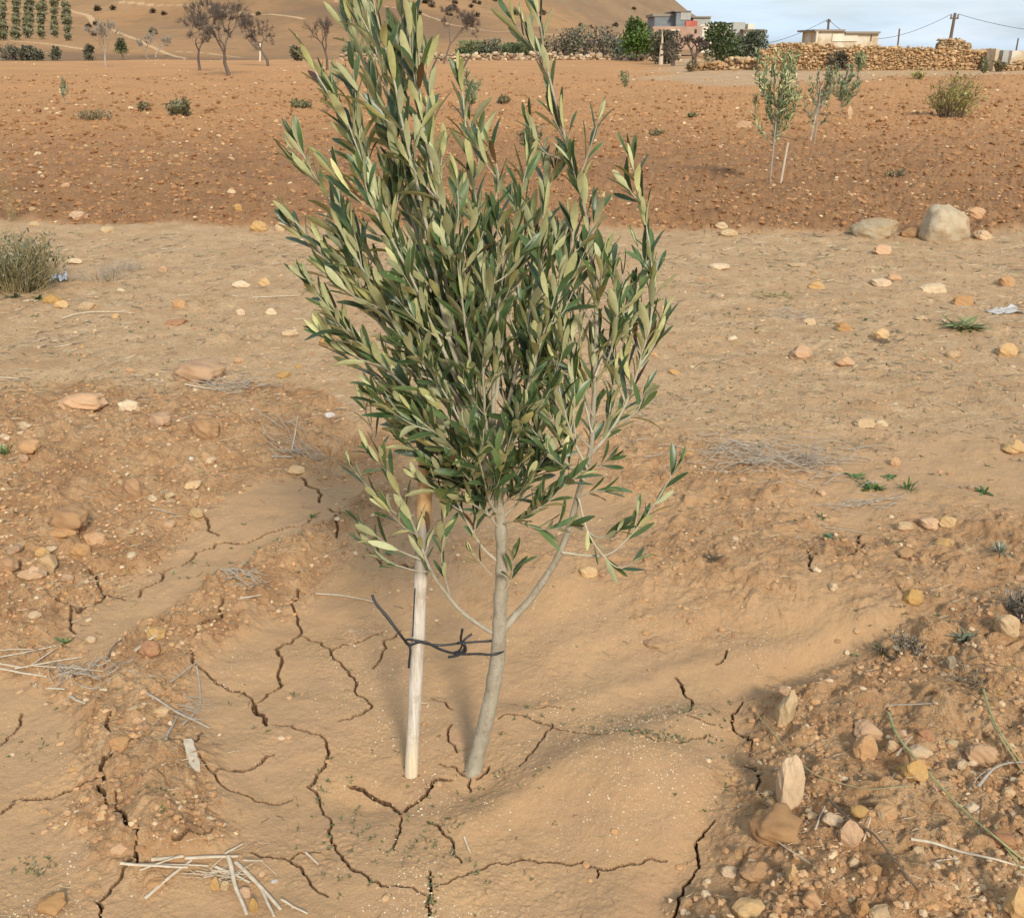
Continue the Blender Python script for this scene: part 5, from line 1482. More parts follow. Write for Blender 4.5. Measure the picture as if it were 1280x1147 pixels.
weed(80, 804, 18, 'small green weed at the foot of the gravel mound', 7)
weed(1040, 672, 20, 'dull bluish weed on the bank below the twig mat', 8, ((.09, .17, .07),), .2)
weed(1030, 646, 14, 'tiny round-leaved weed just above the bluish one', 9, ((.10, .18, .06),), .2)
weed(1070, 817, 14, 'small pair of round leaves on the right edge of the mud', 10, ((.12, .2, .06),), .1, leaves=4, wr=.5)
weed(392, 647, 12, 'tiny weed in the mud channel left of the tree', 11, leaves=8)
weed(1205, 410, 50, 'light green grass patch on the path near the right border', 12, ((.28, .31, .10), (.22, .26, .08)), .35, 'grass_tuft', 70, .10)
weed(145, 862, 7, 'very small green sprout left of the crossed twigs', 13, leaves=6)
weed(368, 868, 10, 'small green sprout alone inside a cell of cracked mud', 14, leaves=8)
weed(200, 1012, 14, 'little green sprout on the ridge below the splinter', 15, leaves=9)
weed(490, 690, 16, 'blue-green weed behind the stake', 16, ((.07, .15, .06),), .3, leaves=14)
weed(15, 372, 18, 'grey-green rosette in front of the left shrub', 17, ((.12, .19, .09),), .4, leaves=18)
weed(47, 375, 18, 'green leafy weed in front of the left shrub', 18, ((.10, .18, .04),), .7, leaves=16)
weed(1250, 690, 30, 'silvery dwarf plant near the right border above the basin', 19, ((.26, .27, .18),), .7, leaves=30, wr=.14)
weed(1205, 800, 30, 'silvery woolly plant on the bank right of the basin', 20, ((.28, .30, .20), (.2, .22, .13)), .6, leaves=34, wr=.16)
weed(1100, 815, 30, 'brownish low plant at the right end of the mud', 22, ((.22, .15, .08), (.16, .14, .07)), .6, leaves=30, wr=.12)
weed(890, 700, 26, 'dark withered rosette on the far bank of the basin', 23, ((.14, .10, .05),), .5, leaves=26, wr=.12)

# crumpled scraps
def scrap(px, py, w, h, cols, label, name, seed, thick=.0):
    r = np.random.RandomState(seed); p = P(px, py); sl = math.sqrt(p.x ** 2 + p.y ** 2 + CAMZ ** 2); W = w * sl / F; D = W * .6
    n = 14; g = np.stack(np.meshgrid(np.linspace(-.5, .5, n), np.linspace(-.5, .5, n)), -1).reshape(-1, 2)
    a = np.arctan2(g[:, 1], g[:, 0]); rim = 1 + .25 * np.sin(a * 3 + seed) + .15 * np.sin(a * 7)
    z = np.abs(fbm(g[:, 0] * 3 + seed, g[:, 1] * 3, 3)) * h * sl / F * 1.5 + .004
    x = p.x + g[:, 0] * W * rim; y = p.y + g[:, 1] * D * rim
    V = np.stack([x, y, H(x, y) + z], -1); V2 = V - np.array((0, 0, .0015))
    i = np.arange(n - 1)[:, None] * n; j = np.arange(n - 1)[None]
    q = np.stack([i + j, i + j + 1, i + n + j + 1, i + n + j], -1).reshape(-1, 4)
    mb = MB(); mb.add(np.concatenate([V, V2]), np.concatenate([q, q[:, ::-1] + n * n]))
    return tag(mb.build(name, plain('scrap_' + name, cols, .6), None, tuple(p)), label, 'litter')
scrap(75, 352, 17, 8, ((.55, .60, .68), (.85, .87, .9)), 'crumpled white and bluish plastic scrap at the foot of the left shrub', 'plastic_scrap', 3)
scrap(1256, 390, 30, 3, ((.34, .31, .27), (.52, .49, .45)), 'flat pale grey rag near the right border of the path', 'rag', 5)

# grey broom-like shrub at the left
def tussock(name, px, py, wpx, hpx, n, m, label, seed, spread=.6, thick=1.4, leafcol=None, nleaf=0, mats=None, cat='shrub', lsz=4, lean=(0, 0)):
    """stems rising from one foot, with fine leaves"""
    r = random.Random(seed); p = P(px, py, False); sl = math.sqrt(p.x ** 2 + p.y ** 2 + CAMZ ** 2); W, Hh = wpx * sl / F, hpx * sl / F / max(.5, math.cos(math.asin(min(.9, CAMZ / sl))))
    root = empty(name, tuple(p), label, cat)
    ms = MB(); B_, L_ = [], []
    for k in range(n):
        a = r.uniform(0, 6.28); q = math.sqrt(r.random()); bx, by = p.x + math.cos(a) * W * .22 * q, p.y + math.sin(a) * W * .22 * q
        tx, ty = p.x + math.cos(a) * W * .5 * q * r.uniform(.6, 1.1) + lean[0] * W, p.y + math.sin(a) * W * .5 * q * r.uniform(.6, 1.1)
        hz = Hh * r.uniform(.45, 1.0) * (1 - spread * .5 * q * q)
        b0 = float(H(bx, by, False)[0]) - .005
        sp = spline([(bx, by, b0), ((bx * 2 + tx) / 3 + r.gauss(0, W * .03), (by * 2 + ty) / 3, b0 + hz * .45), (tx + r.gauss(0, W * .04), ty, b0 + hz)], Hh / 9)
        rr = thick * sl / F * .5 * r.uniform(.6, 1.1)
        tube(ms, sp, np.linspace(rr, rr * .4, len(sp)), 4, cap=False)
        for _ in range(3):                                     # fine side twigs
            i = r.randrange(1, len(sp)); c = sp[i]; dd = np.array((r.gauss(0, .5), r.gauss(0, .5), r.uniform(.3, 1))) * Hh * .18
            tube(ms, [c, c + dd * .5, c + dd], [rr * .5, rr * .4, rr * .25], 3, cap=False)
        for _ in range(nleaf):
            i = r.randrange(max(1, len(sp) // 3), len(sp)); B_.append(sp[i] + np.array((r.gauss(0, 1), r.gauss(0, 1), r.gauss(0, 1))) * W * .03); L_.append((r.gauss(0, .6), r.gauss(0, .6), r.uniform(.2, 1.2)))
    ms.build('stems', m, root, tuple(p))
    if B_:
        n = len(B_); rn = np.random.RandomState(seed); ml = MB(); ln = rn.uniform(.6, 1.4, n) * lsz * sl / F
        c = np.concatenate([np.array(leafcol)[rn.randint(0, len(leafcol), n)] * rn.uniform(.65, 1.35, (n, 1)), np.ones((n, 1))], 1)
        leaf_batch(ml, np.array(B_), np.array(L_), rn.normal(size=(n, 3)), ln, ln * .35, rn.uniform(0, .2, n), c, c * np.array((1.25, 1.2, 1.3, 1)))
        ml.build('foliage', [M_LTOP, M_LBOT], root, tuple(p))
    return root
tussock('shrub', 22, 362, 130, 66, 230, M_OLVST, 'grey-green broom-like shrub at the left border of the path', 3, .5, 1.3, ((.17, .17, .09), (.13, .14, .07), (.24, .22, .14)), 7, lsz=4.5)
tussock('shrub', 128, 350, 90, 26, 50, M_GREYTW, 'thin transparent tuft of grey stems right of the left shrub', 4, .6, .8)
tussock('shrub', 1282, 775, 50, 36, 90, M_GREYTW, 'dead grey cushion bush cut by the right border', 5, .6, 1.6, ((.22, .18, .13), (.3, .26, .2)), 8, lsz=5)
tussock('shrub', 1135, 812, 60, 18, 60, M_GREYTW, 'low withered grey bush on the dark soil right of the mud', 6, .6, 1.2, ((.24, .20, .13),), 5, lsz=4)
tussock('shrub', 1215, 850, 60, 14, 40, M_GREYTW, 'flat withered grey bush nearer the right border', 7, .6, 1.2, ((.24, .20, .13),), 5, lsz=4)
tussock('shrub', 160, 338, 60, 18, 40, M_GREYTW, 'faint dry tuft in the middle of the left path', 8, .6, .8)
tussock('shrub', 1015, 585, 60, 40, 26, M_GREYTW, 'fine bare stems standing up from the twig mat', 9, .6, 1.0)
# ------------------------------------------------------------------ field: saplings, shrubs
def sapling(px, py, hpx, wpx, label, seed, crown0=.32, shoots=16, lpx=6.5, dense=1.0, colr=None, lean=0.0, group=None):
    r = random.Random(seed); p = P(px, py, False); sl = math.sqrt(p.x ** 2 + p.y ** 2 + CAMZ ** 2); Hh, W = hpx * sl / F, wpx * sl / F
    root = empty('olive_sapling', tuple(p), label, 'sapling', group)
    mt = MB(); b0 = np.array(p) - np.array((0, 0, .03))
    tube(mt, spline([b0, b0 + (lean * Hh * .3, 0, Hh * .4), b0 + (lean * Hh * .7, 0, Hh * .8)], Hh / 10), .010, 6)
    B_, L_ = [], []
    for k in range(shoots):
        a = r.uniform(0, 6.28); t0 = r.uniform(crown0, .62); st = b0 + (lean * Hh * t0, 0, Hh * t0 + .03); q = r.uniform(.2, 1)
        top = min(1.0, t0 + r.uniform(.25, .5) * (1.25 - .5 * q))
        en = np.array(p) + (math.cos(a) * W * .5 * q + lean * Hh * top, math.sin(a) * W * .5 * q, Hh * top)
        mid = (st * .45 + en * .55) + (math.cos(a) * W * .12, math.sin(a) * W * .12, -Hh * .04)
        sp = spline([st, mid, en], .025); tube(mt, sp, np.linspace(.005, .002, len(sp)), 4, cap=False)
        for i in range(int(len(sp) * 2.3 * dense)):
            j = min(int(len(sp) * (.12 + .88 * r.random())), len(sp) - 1); B_.append(sp[j] + np.array((r.gauss(0, .012), r.gauss(0, .012), r.gauss(0, .012))))
            d = sp[min(j + 1, len(sp) - 1)] - sp[max(j - 1, 0)]; d = d / (np.linalg.norm(d) + 1e-9); L_.append(d + np.array((r.gauss(0, .55), r.gauss(0, .55), r.gauss(.1, .4))))
    n = len(B_); rn = np.random.RandomState(seed); ml = MB(); ln = rn.uniform(.7, 1.2, n) * lpx * sl / F
    tt, tb = leaf_tints(rn, n)
    tt[:, :3] = tt[:, :3] * 1.5 + .02; tb[:, :3] *= 1.1
    if colr is not None: tt[:, :3] = tt[:, :3] * .4 + np.array(colr) * .6; tb[:, :3] = tb[:, :3] * .55 + np.array(colr) * .45
    leaf_batch(ml, np.array(B_), np.array(L_), rn.normal(size=(n, 3)), ln, ln * .24, rn.uniform(0, .2, n), tt, tb)
    mt.build('trunk', M_OLIVE, root, tuple(p)); ml.build('foliage', [M_LTOP, M_LBOT], root, tuple(p))
    return root
G4 = 'young olives planted in the field'
sapling(962, 233, 146, 58, 'slender young olive with a full crown and its own stake in the ploughed field', 1, .30, 24, 6.5, 1.0, group=G4)
sapling(1018, 180, 78, 40, 'second young olive beyond, crossed by a leaning pale stake', 2, .18, 15, 5, .8, (.2, .23, .14), group=G4)
sapling(1048, 146, 66, 30, 'narrow bluish-green young olive, third in the line', 3, .1, 17, 4.6, .9, (.17, .23, .14), .12, group=G4)
sapling(1073, 95, 24, 11, 'tiny farthest young olive in front of the stone wall', 4, .15, 14, 4, 1.0, (.10, .14, .07), group=G4)
sapling(780, 124, 30, 12, 'small faint sapling in the ploughed field right of the crown top', 5, .4, 10, 3.5, .8, (.2, .2, .12), group=G4)
sapling(414, 142, 42, 26, 'grey-green sapling seen past the left side of the crown', 6, .1, 16, 5, .9, (.16, .19, .11), group=G4)
sapling(590, 142, 46, 24, 'faint sapling seen behind the middle of the crown top', 7, .1, 14, 5, .9, (.16, .19, .11), group=G4)
sapling(82, 132, 26, 12, 'thin faint sapling in the field far on the left', 8, .2, 8, 4, .8, (.2, .21, .13), group=G4)
sapling(1228, 100, 22, 9, 'tiny sapling in front of the right end of the stone wall', 9, .2, 8, 4, .8, (.2, .21, .13), group=G4)
def fstake(px, py, tx, ty, label, w=3.0):
    p = P(px, py, False); mb = MB(); q = np.array(at(tx, ty, p.y))
    sp = spline([np.array(p) - (0, 0, .05), (np.array(p) + q) / 2, q], .08); r = w * math.hypot(p.y, CAMZ) / F * .5
    tube(mb, sp, r * (1 + .1 * perlin(np.arange(len(sp)) * .8, np.zeros(len(sp)) + .3)), 8)
    tag(mb.build('stake', M_STRAW, None, tuple(p)), label, 'stake')
fstake(975, 233, 985, 178, 'thin stake leaning beside the nearest field sapling')
fstake(1012, 178, 1027, 107, 'long pale stake leaning across the second field sapling')

M_SHST = plain('shrub_stem', ((.16, .12, .07), (.26, .2, .12)))
def shrub(px, py, w, h, label, seed, cols, n=40, nl=12, lsz=3.5, group=None, thick=.9):
    o = tussock('shrub', px, py, w, h, n, M_SHST, label, seed, .8, thick, cols, nl, lsz=lsz)
    if group: o['group'] = group
    return o
GRN = ((.16, .18, .075), (.21, .21, .10), (.25, .2, .1)); OLV = ((.24, .19, .085), (.28, .2, .1), (.2, .19, .09)); YG = ((.36, .34, .08), (.28, .29, .07), (.40, .34, .11))
G5 = 'small shrubs in the field'
shrub(1190, 147, 66, 50, 'yellow-green broom shrub in the field near the right border', 11, YG, 80, 15, 3)
shrub(225, 145, 32, 20, 'rounded green shrub in the far field left of the crown', 12, GRN, 60, 16, group=G5)
shrub(376, 137, 28, 11, 'flat green shrub just left of the crown in the far field', 13, GRN, 50, 12, group=G5)
shrub(630, 131, 18, 11, 'small brownish-green shrub between two tall leaf shoots', 14, OLV, 30, 10, group=G5)
shrub(665, 180, 40, 24, 'dull green shrub behind the crown beside the right limb', 15, GRN, 60, 10, group=G5)
shrub(820, 171, 24, 9, 'faint low shrub in the ploughed field right of the right limb', 16, OLV, 30, 6, group=G5)
shrub(120, 151, 50, 12, 'wide thin tuft of grey-green growth in the left field', 18, OLV, 50, 5, group=G5)
shrub(180, 140, 18, 12, 'pale small shrub left of the rounded green one', 19, OLV, 24, 6, group=G5)
shrub(865, 148, 14, 6, 'small bluish tuft left of the flat pinkish stone', 23, GRN, 16, 6, group=G5)
shrub(1120, 222, 30, 10, 'sparse tuft on the brown soil above the low grey boulder', 24, OLV, 26, 5, group=G5)
shrub(1147, 100, 14, 10, 'thin yellowish tuft on the pale strip before the wall', 25, YG, 16, 6, group=G5)
shrub(865, 90, 14, 12, 'small greyish shrub at the left end of the pale strip', 26, OLV, 24, 8, group=G5)
shrub(886, 84, 12, 6, 'tiny dark shrub left of the low rubble', 27, GRN, 20, 8, group=G5)
shrub(1248, 90, 14, 14, 'dry grey shrub at the plastered end of the wall', 28, OLV, 26, 8, group=G5)
tussock('grass_tuft', 18, 278, 24, 72, 14, M_OLVST, 'tall faint stems of dry grass at the left field edge', 29, .6, .5, cat='grass')

# ------------------------------------------------------------------ far bare trees
M_DBARK = plain('dark_bark', ((.10, .078, .06), (.18, .14, .11)))
def bare_tree(px, py, hpx, label, seed, spread=.9, lean=0.0, depth=5, trunk=.28, group='leafless almond trees along the field edge', fine=9, rad=.11, mdl=M_DBARK, dist=None):
    r = random.Random(seed)
    if dist:
        q = at(px, py, dist); p = Vector((q.x, dist, float(H(q.x, dist, False)[0])))
    else: p = P(px, py, False)
    sl = p.length; Hh = hpx * sl / F
    root = empty('almond_tree', tuple(p), label, 'tree', group)
    mt, mc = MB(), MB()
    def grow(c, d, L, rr, lv):
        n = 5; pts = [c]; dd = d.copy()
        for k in range(n):
            dd = dd + np.array((r.gauss(0, .16), r.gauss(0, .16), r.gauss(.03, .1))); dd /= np.linalg.norm(dd)
            c = c + dd * L / n; pts.append(c)
        (lambda m_: tube(m_, pts, np.linspace(rr, rr * .62, len(pts)), 7 if lv < 2 else 4 if lv < 4 else 3, cap=False))(mt if lv < 1 else mc)
        if lv >= depth: return
        nb = (3 if lv == 0 else r.choice((3, 3, 4))) if lv < depth - 1 else fine + 6
        for k in range(nb):
            a = r.uniform(0, 6.28) if lv else (k / nb * 6.28 + r.uniform(-.5, .5)); s_ = spread * r.uniform(.6, 1.2)
            u_ = np.cross(dd, (0, 0, 1)) if abs(dd[2]) < .95 else np.array((1., 0, 0)); u_ /= np.linalg.norm(u_); v_ = np.cross(dd, u_)
            nd2 = dd * math.cos(s_) + (u_ * math.cos(a) + v_ * math.sin(a)) * math.sin(s_) + np.array((0, 0, .12)); nd2 /= np.linalg.norm(nd2)
            i = r.choice((3, 4, 5)) if lv else 5
            grow(pts[i], nd2, L * r.uniform(.55, .8) * (1.25 if lv == 0 else 1), max(rr * .55 * r.uniform(.75, 1), .008), lv + 1)
    d0 = np.array((lean, r.uniform(-.1, .1), 1.0)); d0 /= np.linalg.norm(d0)
    tr = trunk * Hh
    grow(np.array(p) - (0, 0, .1), d0, tr + .1, rad, 0)
    # bring the crown to the height wanted
    for m_ in (mt, mc):
        pass
    V = np.concatenate(mc.V + mt.V); zmax = V[:, 2].max(); k_ = Hh / (zmax - p.z)
    for m_ in (mt, mc): m_.V = [(v - np.array(p)) * np.array((k_, k_, k_)) + np.array(p) for v in m_.V]
    mt.build('trunk', mdl, root, tuple(p)); mc.build('crown', mdl, root, tuple(p))
    return root
bare_tree(287, 95, 82, 'leafless almond tree with wide twisted limbs, right one of the tall pair', 3, .75, 0, 5, .30, rad=.10)
bare_tree(250, 89, 78, 'leafless almond tree with a hazy twiggy crown, left one of the tall pair', 4, .62, -.15, 5, .33, fine=12, rad=.09)
bare_tree(335, 83, 58, 'squat dark leafless tree right of the tall pair', 5, .8, .1, 5, .35, fine=11, rad=.11)
bare_tree(409, 88, 58, 'thin leafless tree partly behind the left crown leaves', 6, .55, 0, 4, .42, fine=7, rad=.10)
bare_tree(554, 80, 64, 'leafless tree with a dense round crown seen over the olive', 7, .72, .25, 5, .45, fine=14, rad=.09)
bare_tree(132, 84, 48, 'hazy grey leafless tree left of the tiny conifer', 8, .55, 0, 5, .25, fine=12, rad=.06, mdl=M_GREYTW)
bare_tree(183, 72, 22, 'very small hazy tree right of the tiny conifer', 9, .6, 0, 4, .2, fine=8, rad=.04, mdl=M_GREYTW)
bare_tree(195, 72, 28, 'small hazy leafless tree by the light hill track', 10, .6, 0, 4, .2, fine=9, rad=.04, mdl=M_GREYTW)
bare_tree(868, 74, 34, 'dark tangled dead tree in front of the distant houses', 12, .7, 0, 5, .15, fine=9, rad=.12, group='dead trees by the houses', dist=64)
bare_tree(842, 74, 30, 'brownish dead tree left of the dark tangled one', 13, .7, 0, 5, .15, fine=9, rad=.10, group='dead trees by the houses', dist=65)
bare_tree(722, 70, 30, 'grey leafless tree standing in the far hedge', 14, .7, 0, 5, .2, fine=10, rad=.06, mdl=M_GREYTW, group='dead trees by the houses', dist=92)
bare_tree(755, 70, 34, 'taller grey leafless tree in the hedge left of the green tree', 15, .7, 0, 5, .2, fine=10, rad=.06, mdl=M_GREYTW, group='dead trees by the houses', dist=92)

# ------------------------------------------------------------------ leafy trees and bushes far off
def leafy(name, px, py, wpx, hpx, label, cat, seed, cols, group=None, dist=None, nl=900, lsz=.16, cone=False, trunkh=.12, clumps=9):
    r = np.random.RandomState(seed)
    if dist:
        q = at(px, py, dist); p = Vector((q.x, dist, float(H(q.x, dist, False)[0])))
    else: p = P(px, py, False)
    sl = p.length; W, Hh = wpx * sl / F, hpx * sl / F
    root = empty(name, tuple(p), label, cat, group)
    mt = MB(); 
    for k in range(4):
        a = r.uniform(0, 6.28); q = np.array(p) + (math.cos(a) * W * .2, math.sin(a) * W * .2, Hh * .6)
        tube(mt, spline([np.array(p) - (0, 0, .1), (np.array(p) + q) / 2 + (0, 0, Hh * .05), q], Hh / 6), W * .022, 5)
    mt.build('trunk', M_DBARK, root, tuple(p))
    C_ = []; 
    for k in range(clumps):
        a = r.uniform(0, 6.28); t = r.uniform(.15, .85); q = r.uniform(.2, .62) * (1 - t if cone else 1 - .35 * abs(t - .5) * 2)
        C_.append((math.cos(a) * W * .5 * q, math.sin(a) * W * .5 * q, Hh * (trunkh + (1 - trunkh) * t), (W * .5 * (.75 - .6 * t) if cone else W * r.uniform(.16, .27)), r.uniform(.6, 1.4)))
    C_ = np.array(C_); k = r.randint(0, clumps, nl); v = r.normal(size=(nl, 3)); v /= np.linalg.norm(v, axis=1)[:, None]
    rad_ = C_[k, 3] * r.uniform(.45, 1.12, nl)
    B_ = C_[k, :3] + v * rad_[:, None] * np.array((1, 1, .9 if not cone else .6)); B_[:, 2] = np.clip(B_[:, 2], .03, Hh * 1.02); B_ += np.array(p)
    ln = r.uniform(.6, 1.3, nl) * lsz
    c = np.array(cols)[r.randint(0, len(cols), nl)] * (C_[k, 4] * r.uniform(.7, 1.3, nl))[:, None]; c = np.concatenate([np.clip(c, 0, 1), np.ones((nl, 1))], 1)
    ml = MB(); leaf_batch(ml, B_, v + r.normal(size=(nl, 3)) * .7 + (0, 0, .4), r.normal(size=(nl, 3)), ln, ln * .5, r.uniform(0, .2, nl), c, c * np.array((1.3, 1.25, 1.3, 1)))
    ml.build('crown', [M_LTOP, M_LBOT], root, tuple(p))
    return root
DG = ((.065, .095, .03), (.085, .12, .04)); MG = ((.09, .125, .045), (.12, .15, .06)); GG = ((.14, .15, .09), (.10, .11, .06)); BG = ((.13, .115, .07), (.09, .08, .05), (.17, .15, .10)); SG = ((.16, .19, .12), (.12, .15, .09))
leafy('tree', 797, 77, 46, 50, 'bright green bushy tree left of the distant houses', 'tree', 31, ((.07, .13, .02), (.10, .17, .03)), None, 80, 2600, .22, clumps=12)
leafy('tree', 898, 76, 50, 40, 'dark green rounded tree in front of the white wall', 'tree', 32, DG + MG, None, 66, 2200, .18)
leafy('tree', 944, 72, 40, 32, 'silvery olive tree at the left end of the stone wall', 'tree', 33, SG, None, 64, 1800, .16)
leafy('tree', 922, 72, 26, 28, 'small dull green tree between dark and silvery trees', 'tree', 34, MG, None, 68, 1000, .16)
leafy('tree', 832, 74, 44, 32, 'brownish green bushy tree between the bright green tree and the dead trees', 'tree', 35, GG + BG, None, 72, 1800, .2)
leafy('conifer', 154, 75, 15, 34, 'tiny dark green conifer standing in the field edge on the left', 'tree', 36, DG, None, None, 900, .12, cone=True)
G6 = 'bushes of the far hedge'
HB = [(442, 26, 12, MG, 'low green bush of the far hedge, leftmost right of the tall shoots'), (470, 30, 11, MG, 'green hedge bush left of the dense-crowned leafless tree'), (500, 28, 14, GG, 'greyish hedge bush left of the dense-crowned leafless tree'),
      (528, 30, 18, BG, 'brown twiggy hedge bush touching the dense-crowned leafless tree'), (586, 32, 18, MG, 'green hedge bush right of the dense-crowned leafless tree'), (612, 30, 20, GG, 'dark hedge bush before the leafy shoot'),
      (640, 30, 16, MG, 'green hedge bush between the leafy shoots'), (668, 34, 20, DG, 'dark hedge bush behind the tall right limb'), (700, 40, 30, BG, 'tall brownish hedge bush right of the tall right limb'),
      (728, 44, 34, GG, 'tall greyish hedge bush in the middle of the right hedge'), (756, 40, 32, BG, 'tall brown hedge bush left of the bright green tree'), (778, 28, 20, SG, 'pale greenish hedge bush at the foot of the bright green tree'), (815, 26, 26, DG, 'dark hedge bush right behind the bright green tree')]
for k, (x, w, h, c, lab) in enumerate(HB): leafy('bush', x, 72, w * 1.35, h, lab, 'bush', 50 + k, tuple(tuple(v * 1.25 + .01 for v in q) for q in c), G6, 90, 1100, .2, clumps=10, trunkh=.0)
G7 = 'dark bushes below the hill track'
for k, (x, w, h, lab) in enumerate(((14, 34, 14, 'dark bush at the left border below the hill track'), (36, 26, 12, 'dark bush right of the one at the left border'), (52, 16, 9, 'small dark bush ending the group at the left'), (70, 14, 13, 'upright grey bush left of the hazy grey tree'), (112, 16, 16, 'grey bush touching the hazy grey tree'), (370, 16, 14, 'small dark bush between the squat and the thin leafless tree'))):
    leafy('bush', x, 77, w, h, lab, 'bush', 70 + k, BG + GG, G7, 82, 500, .2, clumps=6, trunkh=0)
leafy('bush', 1050, 70, 26, 17, 'dry dark bush growing out of the stone wall', 'bush', 80, BG, None, 51.6, 900, .12, trunkh=0)

# olive grove on the left hillside: one tree, copied
ORD = ('first', 'second', 'third', 'fourth', 'fifth', 'sixth', 'seventh')
proto = None; kk = 0; rg = random.Random(2)
rows = [(4, -2, 5, 54), (22, -2, 20, 54), (38, 0, 36, 52), (54, 0, 52, 52), (68, 2, 69, 52), (82, 6, 86, 54)]
for ri, (x0, y0, x1, y1) in enumerate(rows):
    for k in range(7):
        t = (k + .5) / 7; px = x0 + (x1 - x0) * t; py = y0 + (y1 - y0) * t + rg.uniform(-1, 1)
        lab = 'young green tree, %s from the top in the %s planted hillside row from the left' % (ORD[k], ORD[ri])
        if proto is None:
            proto = leafy('grove_tree', px, py, 8, 9, lab, 'tree', 90, ((.18, .18, .09), (.21, .20, .105)), 'trees planted in rows on the left hillside', None, 260, .5, clumps=6); plen = proto.location.length
        else:
            c = proto.copy(); COL.objects.link(c); c.location = P(px, py, False); s = c.location.length / plen * rg.uniform(.75, 1.25); c['label'] = lab; c.scale = (s, s, s); c.rotation_euler = (0, 0, rg.uniform(0, 6.28))
            for ch in list(proto.children):
                d = ch.copy(); COL.objects.link(d); d.parent = c
hs = None
for k in range(46):
    px, py = rg.choice(((rg.uniform(430, 800), rg.uniform(-2, 48)), (rg.uniform(60, 330), rg.uniform(0, 50)), (rg.uniform(480, 700), rg.uniform(0, 25))))
    lab = 'small dark shrub dotted on the bare brown hill'
    if hs is None:
        hs = leafy('hill_shrub', px, py, 5, 4, lab, 'shrub', 95, ((.19, .135, .08), (.16, .13, .075)), 'dark shrubs dotted over the hill', None, 120, .6, clumps=5, trunkh=0); hl = hs.location.length
    else:
        c = hs.copy(); COL.objects.link(c); c.location = P(px, py, False); s = c.location.length / hl * rg.uniform(.4, 1.05); c.scale = (s * 1.2, s * 1.2, s); c.rotation_euler = (0, 0, rg.uniform(0, 6.28))
        for ch in list(hs.children):
            d = ch.copy(); COL.objects.link(d); d.parent = c

# ------------------------------------------------------------------ dry stone walls
def masonry(name, label, pts, seed, size, cols, base_col=(.24, .15, .075), cat='wall', thick=.7):
    """pts: (px, distance, height m) along the wall"""
    r = np.random.RandomState(seed)
    Q = []
    for px, d, h in pts:
        q = at(px, 70, d); Q.append((q.x, d, h))
    Q = np.array(Q); L = np.concatenate([[0], np.cumsum(np.hypot(np.diff(Q[:, 0]), np.diff(Q[:, 1])))])
    def pos(s): return np.interp(s, L, Q[:, 0]), np.interp(s, L, Q[:, 1]), np.interp(s, L, Q[:, 2])
    c0 = pos(L[-1] / 2); z0 = float(H(c0[0], c0[1], False)[0]); root = empty(name, (c0[0], c0[1], z0), label, cat); root['kind'] = 'thing'
    loc = (c0[0], c0[1], z0)
    core = MB(); n = max(8, int(L[-1] / .7)); V = []
    for k in range(n + 1):
        x, y, h = pos(L[-1] * k / n); g = float(H(x, y, False)[0])
        hh = max(h - size * .35, .03)
        for dy, zz in ((-thick * .5, -.3), (-thick * .36, hh), (thick * .36, hh), (thick * .5, -.3)): V.append((x, y + dy, g + zz))
    fw = [(k * 4 + j, k * 4 + j + 1, k * 4 + 5 + j, k * 4 + 4 + j) for k in range(n) for j in range(3)] + [(0, 3, 2, 1), (n * 4, n * 4 + 1, n * 4 + 2, n * 4 + 3)]
    core.add(V, fw, 0, (*base_col, 1)); core.build('core', M_TINT, root, loc, smooth=False)
    tm = [rock(300 + k, 1, 9, .08)[0] for k in range(8)]; Fc = ICO[1][1]
    B = []; s = 0
    rows_ = int(max(Q[:, 2]) / (size * .62)) + 2
    for rw in range(rows_):
        s = r.uniform(0, size)
        while s < L[-1]:
            x, y, h = pos(s); zz = rw * size * .62 + size * .2 + r.normal() * size * .22
            sz = size * r.choice((.5, .7, .9, 1.1, 1.5), p=(.2, .25, .25, .2, .1)) * r.uniform(.85, 1.15)
            if zz < h + size * .15 * r.uniform(-1, 1.5):
                g = float(H(x, y, False)[0]); off = thick * (.5 - .14 * zz / max(h, .1))
                B.append((x, y - off + r.uniform(-.05, .03), g + zz, sz))
                if zz > h - size * .8: B.append((x, y + r.uniform(-.2, .2), g + zz + size * .15, sz))
                if r.rand() < .25: B.append((x, y + off, g + zz, sz))
            s += sz * r.uniform(.75, 1.0)
    for k in range(int(L[-1] * 1.6)):                       # fallen stones at the foot
        x, y, h = pos(r.uniform(0, L[-1])); y2 = y - thick * .5 - abs(r.normal()) * .6; B.append((x, y2, float(H(x, y2, False)[0]) + .05, size * r.uniform(.4, 1.0)))
    B = np.array(B); N = len(B); T = np.stack(tm)[r.randint(0, 8, N)] * np.stack([B[:, 3] * .6 * r.uniform(.7, 1.2, N), B[:, 3] * .5, B[:, 3] * .42 * r.uniform(.7, 1.3, N)], -1)[:, None]
    a = r.normal(0, .6, N); T2 = T.copy(); T2[..., 0] = T[..., 0] * np.cos(a)[:, None] - T[..., 2] * np.sin(a)[:, None] * .6; T2[..., 2] = T[..., 2] * np.cos(a)[:, None] + T[..., 0] * np.sin(a)[:, None] * .4
    V = (T2 + B[:, None, :3]).reshape(-1, 3); Fa = (Fc[None] + (np.arange(N) * len(tm[0]))[:, None, None]).reshape(-1, 3)
    cc = np.concatenate([palette(N, seed, cols, .25), np.ones((N, 1))], 1).repeat(len(tm[0]), 0)
    mb = MB(); mb.add(V, Fa, 0, cc); mb.build('stones', M_TINT, root, loc, smooth=False)
    root['kind'] = 'thing'
    return root
WC = [(.47, .295, .14), (.52, .345, .175), (.42, .25, .115), (.56, .41, .235), (.36, .21, .095), (.49, .31, .155), (.45, .275, .125)]
